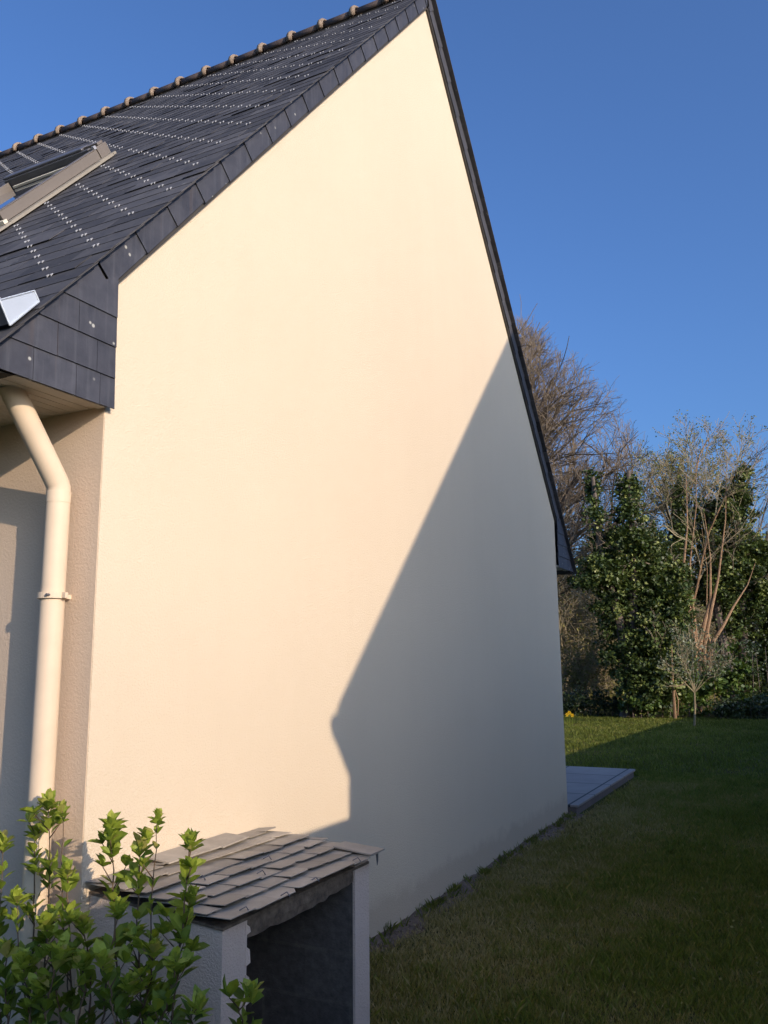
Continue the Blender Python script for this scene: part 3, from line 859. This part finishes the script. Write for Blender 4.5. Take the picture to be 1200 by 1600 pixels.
def grow(rs, start, d, length, r0, level, spec, out, tips):
    """spec[level] = (children, length ratio, angle, wander, up, start fraction)"""
    nseg = 6 if level == 0 else (5 if level < 3 else 3)
    pts = [start]; dirs = []; p = start.copy(); dd = d / np.linalg.norm(d)
    kids, ratio, ang, wander, up, frac = spec[level]
    if ENV is not None and level > 0:
        q = np.abs((start - ENV[0]) / ENV[1]) ** ENV[2]
        if q.sum() > 1: return
        e_ = np.abs((start + dd * length - ENV[0]) / ENV[1]) ** ENV[2]; m_ = e_.sum() ** (1 / ENV[2])
        if m_ > 1: length = max(length / m_ ** 1.5, .2) * rs.uniform(.8, 1.1)
    for i in range(nseg):
        dd = dd + rs.normal(0, wander, 3) + np.array([0, 0, up]); dd /= np.linalg.norm(dd)
        p = p + dd * length / nseg; pts.append(p.copy()); dirs.append(dd.copy())
    r1 = r0 * (0.45 if level < 3 else 0.5)
    out[min(level, len(spec) - 1)].append((pts, np.linspace(r0, r1, nseg + 1)))
    if level + 1 >= len(spec):
        tips.append((pts[-1], dd)); return
    for c in range(kids):
        f = frac + (1 - frac) * (c + rs.uniform(0, 1)) / kids
        k = min(int(f * nseg), nseg - 1); q = pts[k] + (pts[k + 1] - pts[k]) * (f * nseg - k)
        e1 = np.cross(dirs[k], (0.13, 0.21, 0.97)) if abs(dirs[k][2]) < .97 else np.array([1.0, 0, 0]); e1 /= np.linalg.norm(e1); e2 = np.cross(dirs[k], e1)
        az = c * 2.4 + rs.normal(0, .5) + r0 * 97; a = e1 * math.cos(az) + e2 * math.sin(az)
        t = ang * rs.uniform(0.6, 1.25) * ((0.6 if f > .9 else 1) if level else (1.25 - .8 * f))
        nd = dirs[k] * math.cos(t) + a * math.sin(t)
        rr = (r0 + (r1 - r0) * f) * rs.uniform(.5, .72)
        grow(rs, q, nd, length * ratio * rs.uniform(.75, 1.2) * (1.1 - .35 * f), max(rr, 0.005), level + 1, spec, out, tips)


def tube_arrays(tubes, sides):
    V = []
    cs = [(math.cos(2 * math.pi * k / sides), math.sin(2 * math.pi * k / sides)) for k in range(sides)]
    for pts, rad in tubes:
        P_ = np.array(pts); n = len(P_); d = np.gradient(P_, axis=0); d /= (np.linalg.norm(d, axis=1, keepdims=True) + 1e-9)
        ref = np.array([0.31, 0.22, 0.92]) if abs(d[0][2]) < .8 else np.array([.9, .3, .1])
        a = np.cross(d, ref); a /= np.linalg.norm(a, axis=1, keepdims=True); bb = np.cross(d, a)
        rings = np.stack([P_ + (a * c + bb * s_) * np.array(rad)[:, None] for c, s_ in cs], 1)
        for k in range(sides):
            k2 = (k + 1) % sides
            V.append(np.stack([rings[:-1, k], rings[:-1, k2], rings[1:, k2], rings[1:, k]], 1).reshape(-1, 3))
    return np.concatenate(V)


def bare_tree(name, loc, label, cat, spec, H, r0, seed, tmat, kmat, lean=(0, 0), group=None, buds=None, minr=0.0, dir0=None, npart=True):
    rs = np.random.default_rng(seed); out = [[] for _ in spec]; tips = []
    root = empty(name, loc, label, cat, group)
    grow(rs, np.array(loc, float), np.array([lean[0], lean[1], 1.0]), H, r0, 0, spec, out, tips)
    fast_mesh('trunk', tube_arrays([(p, r) for p, r in out[0]], 9), 4, np.full(len(tube_arrays(out[0], 9)) // 4, .5), tmat, root)
    V = [tube_arrays([(p, np.maximum(r, minr)) for p, r in lv], 5 if i == 0 else 3) for i, lv in enumerate(out[1:]) if lv]
    big = V[0]; rest = np.concatenate(V[1:])
    fast_mesh('limbs', big, 4, np.full(len(big) // 4, .5), tmat, root)
    cr = fast_mesh('crown', rest, 4, np.full(len(rest) // 4, .5), kmat, root)
    if buds:
        n, size, mat = buds; T_ = np.array([t[0] for t in tips]); idx = rs.integers(0, len(T_), n)
        c = T_[idx] + rs.normal(0, 0.045, (n, 3)); leaves_at(c, size, rs, mat, 'buds', root)
    return root


def leaves_at(c, size, rs, mat, name, parent, tone=None, up=0.4, fullness=None):
    n = len(c)
    d = rs.normal(0, 1, (n, 3)); d[:, 2] = d[:, 2] * .6 - .2; d /= np.linalg.norm(d, axis=1, keepdims=True)
    a = rs.normal(0, 1, (n, 3)); a -= d * np.sum(a * d, 1, keepdims=True); a /= np.linalg.norm(a, axis=1, keepdims=True)
    L = size * rs.uniform(.6, 1.3, n)[:, None]
    v = np.stack([c, c + d * L * .5 + a * L * .36, c + d * L, c + d * L * .5 - a * L * .36], 1).reshape(-1, 3)
    if tone is None: tone = np.clip(rs.normal(.5, .22, n), 0, 1)
    return fast_mesh(name, v, 4, tone, mat, parent)


def foliage(blobs, ncl, per, csize, size, rs, mat, name, parent, fill=.35):
    """leaf clumps spread over and inside a set of ellipsoids (cx,cy,cz,rx,ry,rz)"""
    B = np.array(blobs, float); wgt = (B[:, 3] * B[:, 5]) + .02; wgt /= wgt.sum()
    k = rs.choice(len(B), ncl, p=wgt)
    d = rs.normal(0, 1, (ncl, 3)); d /= np.linalg.norm(d, axis=1, keepdims=True)
    rr = np.where(rs.random(ncl) < fill, rs.uniform(.2, .8, ncl), rs.uniform(.75, 1.3, ncl))
    c = B[k, :3] + d * B[k, 3:] * rr[:, None]
    ct = np.clip(rs.normal(.45, .27, ncl), 0, 1)
    cs = csize * rs.uniform(.4, 1.7, ncl)
    # leaf shells on each clump
    e = rs.normal(0, 1, (ncl, per, 3)); e /= np.linalg.norm(e, axis=2, keepdims=True)
    e = e * rs.uniform(.55, 1.0, (ncl, per, 1))
    pts = (c[:, None] + e * cs[:, None, None] * np.array([1, 1, .8])).reshape(-1, 3)
    pts = pts[pts[:, 2] > 0.01] if True else pts
    tone = np.clip(np.repeat(ct, per)[:len(pts)] + rs.normal(0, .15, len(pts)), 0, 1)
    # leaves face outwards from their clump
    return leaves_at(pts, size, rs, mat, name, parent, tone)


def gnd(px, depth):
    d = AF + AR * (px - 600) / FPX; d = d / (d @ AF)
    q = CP + d * depth; # follow the column of the photo down to the ground
    t = AU * 0
    a = at(px, 1030, depth); b_ = at(px, 1200, depth); f = a[2] / (a[2] - b_[2]); r = a + (b_ - a) * f; return np.array([r[0], r[1], 0.0])


# tall bare tree behind the house
sp = [(32, .95, .85, .04, .02, .22), (10, .50, .62, .06, .02, .12), (8, .50, .70, .10, .035, .12), (6, .50, .62, .11, .05, .12), (3, .60, .5, .12, .05, .1), (0, 0, 0, .12, .06, 0)]
g0 = gnd(748, 31); ENV = (at(742, 850, 31), np.array([7.9, 8.5, 9.5]), 1.4)
bare_tree('bare_tree', tuple(g0), 'tall bare golden brown tree rising behind the right edge of the gable', 'tree', sp, 8.8, .26, 3, M['bark'], M['twig'], minr=.0045)
ENV = None
# pale budding tree in the middle
sp2 = [(6, .60, .45, .10, .05, .35), (8, .5, .7, .14, .03, .2), (7, .5, .7, .17, .03, .15), (5, .5, .6, .18, .04, .15), (0, 0, 0, .16, .05, 0)]
g0 = gnd(1092, 23.6); ENV = (at(1105, 795, 23.6), np.array([2.0, 4.0, 3.6]), 2.0)
bare_tree('budding_tree', tuple(g0), 'multi-stemmed tree with pale budding crown and orange-brown stems', 'tree', [(10, .66, .75, .09, .04, .35), (9, .5, .7, .14, .03, .2), (8, .5, .7, .17, .03, .15), (6, .5, .6, .18, .04, .15), (0, 0, 0, .16, .05, 0)], 6.2, .11, 11, M['redbark'], M['paletwig'], lean=(-.02, .02), buds=(11000, .055, M['bud']), minr=.006)
ENV = None
# its extra stems
rootb = bpy.data.objects['budding_tree']; V = []
for (bx, tx, ty, hx, hy, r) in ((1086, 1066, 905, 1072, 740, .085), (1092, 1110, 940, 1100, 800, .075), (1100, 1122, 905, 1135, 720, .06), (1108, 1146, 948, 1180, 880, .055), (1112, 1104, 960, 1096, 820, .035), (1090, 1078, 880, 1088, 700, .045)):
    p0 = at(bx, 1075, 23.4); p1 = at(bx, 1012, 23.4); p2 = at((bx + tx) / 2 + random.uniform(-4, 4), (1012 + ty) / 2, 23.4); p3 = at(tx, ty, 23.5); p4 = at((tx + hx) / 2 + 5, (ty + hy) / 2, 23.6); p5 = at(hx, hy, 23.7)
    V.append(([p0, p1, p2, p3, p4, p5], [r * 1.1, r, r * .8, r * .55, r * .28, r * .1]))
v = tube_arrays(V, 8); fast_mesh('lower_stems', v, 4, np.full(len(v) // 4, .5), M['redbark'], rootb)


def ivy_tree(name, label, trunks, blobs, ncl, seed, depth, bare=True, group='ivy covered trees at the end of the lawn', size=.095, per=34):
    rs = np.random.default_rng(seed)
    base = gnd(trunks[0][0][0], depth); root = empty(name, tuple(base), label, 'tree', group)
    V = []
    for tr in trunks:
        pts = [at(x, y, depth) for x, y in tr]; pts[0][2] = 0
        V.append((pts, np.linspace(.16, .05, len(pts))))
    v = tube_arrays(V, 8); fast_mesh('trunk', v, 4, np.full(len(v) // 4, .5), M['bark'], root)
    mpp = depth / FPX; bl = []
    for (x, y, rx, ry) in blobs:
        c = at(x, y, depth + rs.uniform(-.3, .3)); bl.append((*c, rx * mpp, max(rx * mpp * .8, .2), ry * mpp))
    foliage(bl, ncl, per, .17, size, rs, M['ivy'], 'crown', root)
    # thin bare shoots poking out
    if bare:
        out = [[], [], []]; tips = []
        for k in range(15):
            q = bl[rs.integers(len(bl))]; st = np.array(q[:3]) + rs.normal(0, .3, 3)
            grow(rs, st, np.array([rs.normal(0, .8), rs.normal(0, .8), rs.uniform(.3, 1.2)]), rs.uniform(.8, 1.7), .014, 0, [(5, .55, .6, .14, .05, .2), (4, .5, .6, .16, .04, .1), (0, 0, 0, .15, 0, 0)], out, tips)
        v = np.concatenate([tube_arrays([(p, np.maximum(r, .005)) for p, r in o_], 3) for o_ in out]); fast_mesh('bare_shoots', v, 4, np.full(len(v) // 4, .5), M['twig'], root)
    return root


ivy_tree('ivy_tree', 'dark ivy-covered tree with two ivy columns nearest the gable', [[(1000, 1110), (965, 960), (938, 860), (926, 745)], [(985, 1110), (990, 900), (985, 800), (982, 735)], [(975, 1100), (1030, 950), (1045, 900)]],
         [(926, 760, 7, 22), (929, 805, 9, 25), (935, 850, 13, 25), (950, 885, 20, 25), (982, 765, 13, 20), (985, 800, 22, 22), (975, 840, 20, 22), (1000, 850, 30, 30), (985, 900, 45, 35), (940, 890, 30, 22),
          (1030, 900, 38, 35), (1000, 950, 55, 40), (985, 1000, 45, 45), (1030, 990, 42, 55), (1005, 1050, 45, 40), (1040, 1040, 35, 45), (1015, 1085, 45, 25), (925, 905, 28, 14), (1055, 930, 25, 40), (955, 860, 20, 30), (1010, 880, 30, 30), (960, 930, 30, 30)], 1800, 31, 22.4)
ivy_tree('ivy_tree', 'ivy-covered tree on the right with a rounded leafy top', [[(1165, 1110), (1160, 950), (1150, 800), (1163, 722)], [(1150, 1110), (1120, 950), (1108, 800), (1085, 790)], [(1170, 1100), (1185, 950), (1200, 830)]],
         [(1160, 745, 12, 14), (1152, 770, 24, 24), (1148, 800, 26, 24), (1140, 835, 28, 22), (1110, 800, 22, 22), (1095, 840, 26, 28), (1125, 870, 38, 28), (1160, 900, 40, 30), (1110, 920, 34, 26), (1060, 850, 14, 50), (1062, 790, 8, 40),
          (1175, 950, 34, 36), (1140, 960, 22, 30), (1180, 1010, 28, 40), (1165, 1050, 20, 34), (1200, 1060, 26, 40), (1205, 900, 26, 40), (1215, 980, 24, 60), (1140, 900, 40, 30), (1185, 870, 26, 36), (1195, 1000, 30, 60)], 1600, 32, 24.6)
# bare twiggy tree at the far right
g0 = gnd(1215, 27)
bare_tree('bare_tree', tuple(g0), 'thin bare tree behind the ivy-covered tree at the right edge', 'tree', [(7, .5, .6, .07, .05, .35), (6, .52, .6, .13, .05, .25), (5, .5, .6, .16, .04, .2), (4, .5, .5, .16, .03, .1), (0, 0, 0, .15, 0, 0)], 6.4, .12, 8, M['bark'], M['twig'], minr=.006, group=None)
g0 = gnd(1010, 28)
bare_tree('bare_tree', tuple(g0), 'slender bare tree between the tall bare tree and the budding one', 'tree', [(8, .5, .5, .06, .05, .35), (6, .52, .6, .13, .05, .25), (5, .5, .6, .16, .05, .2), (4, .5, .5, .16, .04, .1), (0, 0, 0, .15, 0, 0)], 7.6, .12, 9, M['bark'], M['twig'], minr=.006)

# brown scrub behind the lawn at the left
def scrub(px, depth, H, Wd, seed, label, nl=2600, mat='scrubleaf', twig='paletwig'):
    rs = np.random.default_rng(seed); g = gnd(px, depth); root = empty('scrub_bush', tuple(g), label, 'bush', 'scrubby bushes beyond the lawn')
    out = [[], [], [], []]; tips = []
    for k in range(13):
        d = np.array([rs.normal(0, .35), rs.normal(0, .35), 1.0])
        grow(rs, g + rs.normal(0, .25, 3) * np.array([Wd, Wd, 0]), d, H * rs.uniform(.6, 1.0), .03, 0, [(7, .45, .6, .10, .02, .2), (6, .5, .65, .16, .0, .1), (5, .5, .6, .2, 0, .1), (0, 0, 0, .2, 0, 0)], out, tips)
    v = np.concatenate([tube_arrays([(p, np.maximum(r, .006)) for p, r in o_], 3) for o_ in out]); fast_mesh('stems', v, 4, np.full(len(v) // 4, .5), M[twig], root)
    T_ = np.array([t[0] for t in tips]); c = T_[rs.integers(0, len(T_), nl)] + rs.normal(0, .16, (nl, 3)); c[:, 2] = np.maximum(c[:, 2], .05)
    leaves_at(c, .085, rs, M[mat], 'foliage', root); return root


scrub(890, 27, 4.4, 1.5, 41, 'tall tangled brown bush just right of the gable edge')
scrub(900, 30, 6.2, 1.8, 49, 'tall thin brown bush rising behind the gable edge', 1800)
scrub(925, 29, 3.9, 1.6, 42, 'brown scrubby bush behind the ivy column')
scrub(905, 24.5, 1.9, 1.2, 43, 'low olive-brown bush at the gable edge behind the dark hedge')
scrub(968, 34, 4.6, 1.8, 44, 'brown bush showing behind the ivy-covered tree', 3600)
scrub(860, 33, 6.0, 2.2, 45, 'taller brown bush mostly hidden by the gable', 3200)
scrub(1150, 33, 5.0, 2.0, 46, 'brown bush between the budding stems and the right ivy tree', 3600)
scrub(1080, 36, 5.5, 2.2, 47, 'brown bush far behind the budding tree', 3600)
scrub(1210, 34, 6.0, 2.2, 48, 'brown bush at the far right behind the trees', 3200)

# distant woodland as one mass
rs = np.random.default_rng(77); out = [[], [], []]; tips = []
for k in range(170):
    x = -46 + 66 * k / 170 + rs.normal(0, .6); y = 62 + rs.uniform(-5, 8)
    grow(rs, np.array([x, y, 0.0]), np.array([rs.normal(0, .12), rs.normal(0, .12), 1]), rs.uniform(4, 8), .10, 0, [(10, .4, .6, .06, .04, .15), (7, .5, .6, .14, .03, .1), (0, 0, 0, .18, .02, 0)], out, tips)
v = np.concatenate([tube_arrays([(p, np.maximum(r, .016)) for p, r in o_], 3) for o_ in out])
wd = fast_mesh('far_woodland', v, 4, np.full(len(v) // 4, .5), M['twig']); tag(wd, 'far bare woodland along the field edge behind the garden trees', 'woodland', kind='stuff')
T_ = np.array([t[0] for t in tips]); c = T_[rs.integers(0, len(T_), 26000)] + rs.normal(0, .5, (26000, 3)); c[:, 2] = np.abs(c[:, 2])
und = leaves_at(c, .28, rs, M['scrubleaf'], 'far_undergrowth', None); tag(und, 'brown undergrowth filling the far woodland', 'undergrowth', kind='stuff')
# rough sunlit field grass beyond the hedge
n = 26000; c = np.stack([rs.uniform(-22, 6, n), rs.uniform(24, 52, n), np.zeros(n)], 1); h = rs.uniform(.12, .45, n)
v = np.stack([c + [-.03, 0, 0], c + [.03, 0, 0], c + np.stack([rs.normal(0, .08, n), rs.normal(0, .08, n), h], 1)], 1).reshape(-1, 3)
fg = fast_mesh('field_grass', v, 3, np.clip(rs.normal(.72, .2, n), 0, 1), M['grass']); tag(fg, 'rough pale grass in the sunlit field behind the hedge', 'grass', kind='stuff')

# low hedge at the end of the lawn
rs = np.random.default_rng(51)
def hedge(label, px0, px1, depth, H, seed, mat='hedge', per=30, dens=1.0, thick=.45, size=.07, group=None, name='hedge'):
    rs = np.random.default_rng(seed); a = gnd(px0, depth); c = gnd(px1, depth); n = max(2, int(np.linalg.norm(c - a) / .35))
    root = empty(name, tuple((a + c) / 2), label, 'hedge' if name == 'hedge' else 'shrub', group)
    bl = []
    for i in range(n):
        q = a + (c - a) * (i + .5) / n; hh = H * rs.uniform(.75, 1.15); bl.append((q[0], q[1] + rs.normal(0, .1), hh * .5, .34, thick, hh * .52))
    foliage(bl, int(n * 26 * dens), per, .13, size, rs, M[mat], 'foliage', root, fill=.5)
    b = MB()
    for i in range(n * 2):
        q = a + (c - a) * (i + .5) / (n * 2); b.tube([(q[0], q[1], 0), (q[0] + rs.normal(0, .08), q[1], H * .8)], [.018, .006], 5)
    b.build('stems', M['bark'], root); return root


hedge('low dark clipped hedge at the end of the sunlit lawn', 850, 985, 23.0, .62, 51)
hedge('light green leafy shrub under the ivy-covered tree', 985, 1052, 22.0, .85, 52, mat='laurel', name='shrub', dens=.6, size=.10)
hedge('glossy green shrub behind the young grey-green tree', 1062, 1165, 22.6, 1.75, 53, mat='laurel', name='shrub', size=.11, per=26, thick=.6)
hedge('dark low shrubs in shade at the right end of the lawn', 1120, 1240, 21.6, .55, 54, name='shrub', thick=.5)
hedge('dark tall shrub under the ivy-covered tree at the right edge', 1172, 1250, 23.0, 2.3, 55, name='shrub', thick=.6)

# young tree standing on the lawn
g0 = np.array([-0.2475, 18.65, 0]); d0 = float((g0 - CP) @ AF)
rs = np.random.default_rng(61); yt = empty('young_tree', tuple(g0), 'small young tree with thin pale trunk and grey-green crown', 'tree')
yt['label'] = 'small young tree with thin pale trunk and grey-green crown on the shaded lawn'
out = [[], [], [], []]; tips = []
top = at(1085, 1082, d0)
V = [([g0, (g0 + top) / 2 + np.array([.01, 0, 0]), top], [.028, .022, .02])]
v = tube_arrays(V, 7); fast_mesh('trunk', v, 4, np.full(len(v) // 4, .5), M['paletwig'], yt)
for k, (tx, ty) in enumerate(((1045, 1040), (1062, 1015), (1078, 1000), (1095, 1005), (1112, 1020), (1122, 1040), (1070, 1035), (1100, 1035))):
    e = at(tx, ty, d0 + rs.uniform(-.4, .4)); dd = e - top
    grow(rs, top, dd, np.linalg.norm(dd), .012, 0, [(6, .5, .6, .08, .05, .3), (5, .5, .6, .12, .05, .2), (0, 0, 0, .15, .05, 0)], out, tips)
v = np.concatenate([tube_arrays([(p, np.maximum(r, .004)) for p, r in o_], 3) for o_ in out[:3]])
lm = fast_mesh('limbs', v, 4, np.full(len(v) // 4, .5), M['paletwig'], yt)
T_ = np.array([t[0] for t in tips]); c = T_[rs.integers(0, len(T_), 1500)] + rs.normal(0, .09, (1500, 3)); leaves_at(c, .055, rs, M['olive'], 'crown', yt)
# thin bare stem beside it
g1 = gnd(1055, 21.6); b = MB(); st = empty('bare_sapling', tuple(g1), 'thin bare brown sapling to the left of the young tree', 'tree')
b.tube([g1, at(1053, 1090, 21.6), at(1051, 1062, 21.6), at(1049, 1000, 21.7)], [.045, .038, .03, .012], 7)
b.tube([at(1051, 1075, 21.6), at(1064, 1070, 21.6), at(1073, 1064, 21.6)], [.02, .014, .008], 6); b.tube([at(1052, 1070, 21.6), at(1060, 1095, 21.6), at(1059, 1118, 21.6)], [.01, .014, .016], 6)
b.build('trunk', M['redbark'], st)

# daffodils at the edge of the lawn
for i, (dx, hgt) in enumerate(((886.5, .26), (889.5, .30), (893, .24))):
    g2 = gnd(dx, 19.8); g2[1] += i * .05; fl = empty('daffodil', tuple(g2), ('leftmost yellow daffodil, half hidden by the gable edge', 'middle and tallest yellow daffodil beside the gable edge', 'rightmost yellow daffodil, nearest the open lawn')[i], 'flower', 'yellow daffodils by the gable edge')
    b = MB(); b.tube([g2, (g2[0] + .01, g2[1], hgt)], [.005, .004], 5); b.build('stem', M['shrubleaf'], fl)
    b = MB(); c = np.array([g2[0] + .01, g2[1] - .01, hgt])
    for k in range(6):
        a = k * math.pi / 3; d = np.array([math.cos(a), -.25, math.sin(a)]); s_ = np.array([-math.sin(a), 0, math.cos(a)])
        b.add([c, c + d * .03 + s_ * .016, c + d * .055, c + d * .03 - s_ * .016], [(0, 1, 2, 3)])
    b.tube([c, c + np.array([0, -.03, 0])], [.012, .018], 8, cap=False); b.build('bloom', M['petal'], fl)

# ---------------------------------------------------------------- neighbours that cast the shade
XN = 7.6; K = 0.41152; E_ = 0.34691
def nb(y, z, X=XN): return (y - K * X, z + E_ * X)      # from a shadow point on the gable to the caster
nh = empty('neighbour_house', (11, 2, 0), 'unseen neighbouring house, ochre to bounce warm light, with a pitched slate roof to the right', 'house')
w0 = nb(1.887, 0)[0]; w1 = w0 + 7.15
sof = nb(0, 0.9415)[1]
b = MB(); b.prism([(w0, -.2), (w1, -.2), (w1, sof + .3), ((w0 + w1) / 2, sof + .3 + (w1 - w0) / 2), (w0, sof + .3)], XN + .06, XN + 8); b.build('wall', M['ochre'], nh)
yt_, zt_ = nb(1.790, 1.318); ym = (w0 + w1) / 2; rz = zt_ + (ym - yt_) * 1.0
b = MB()
th = .02
poly = [nb(1.745, 1.135), nb(1.728, 1.150), nb(1.745, 1.195), (yt_, zt_), (ym, rz), (2 * ym - yt_, zt_), (2 * ym - yt_, zt_ - .28), (w1, sof), (w0, sof)]
b.prism(poly, XN, XN + 8.2); b.build('roof', M['slate'], nh)
gy, gz = nb(1.755, 1.245)
b = MB(); b.tube([(XN, gy, gz - .03), (XN + 8.2, gy, gz - .03)], .055, 12); b.tube([(XN, gy - .01, nb(0, 1.165)[1]), (XN + 8.2, gy - .01, nb(0, 1.165)[1])], .03, 10); b.build('gutter', M['zinc'], nh)
b = MB(); b.tube([(XN + .3, w0 - .06, 0), (XN + .3, w0 - .06, sof + .05)], .045, 12); b.build('downpipe', M['pipe'], nh)
for (y, z) in ((w0 + 2.0, 1.0), (w1 - 2.6, 1.0)):
    b = MB(); b.box((XN + .03, y, z), (XN + .058, y + .9, z + 1.1)); wn_ = b.build('window', M['creamwood'], nh)
    b = MB(); b.box((XN + .02, y + .07, z + .07), (XN + .031, y + .83, z + 1.03)); b.build('pane', M['glassdark'], wn_)
# board fence towards the street, its top is what shades the foot of the wall
zt = 0.700 + E_ * 4.1
fb = empty('board_fence', (4.1, -3.5, 0), 'tall unseen board fence, coloured pale cream to bounce light, on the boundary in front of the neighbouring house', 'fence')
b = MB(); y = -9.0
while y < 0.25: b.box((4.09, y, 0), (4.11, y + .145, zt)); y += .147
b.box((4.06, -9.0, zt - .25), (4.089, 0.35, zt - .17)); b.box((4.06, -9.0, .3), (4.089, 0.35, .38)); b.build('boards', M['fencewood'], fb)
for k in range(6):
    b = MB(); yy = -8.9 + k * 1.7; b.box((4.112, yy, 0), (4.20, yy + .09, zt - .01)); b.build('post', M['fencewood'], fb)
# boundary wall beyond the neighbour's house
bw = empty('boundary_wall', (4.15, 16, 0), 'rendered boundary wall running down the right side of the lawn', 'wall')
h0 = (4.15 + 1.42) * E_; h1 = (4.15 + 0.87) * E_
b = MB(); y0_, y1_ = 0.45, 26.0; sl_ = (h1 - h0) / (18.6 - 9.46)
za, zb_ = h0 + sl_ * (y0_ - 9.46), h0 + sl_ * (y1_ - 9.46)
b.hexa([(4.15, y0_, -.1), (4.33, y0_, -.1), (4.33, y1_, -.1), (4.15, y1_, -.1), (4.15, y0_, za - .05), (4.33, y0_, za - .05), (4.33, y1_, zb_ - .05), (4.15, y1_, zb_ - .05)]); b.build('wall_body', M['blockwall'], bw)
b = MB(); b.hexa([(4.12, y0_, za - .049), (4.36, y0_, za - .049), (4.36, y1_, zb_ - .049), (4.12, y1_, zb_ - .049), (4.12, y0_, za), (4.36, y0_, za - .01), (4.36, y1_, zb_ - .01), (4.12, y1_, zb_)]); b.build('coping', M['step'], bw)
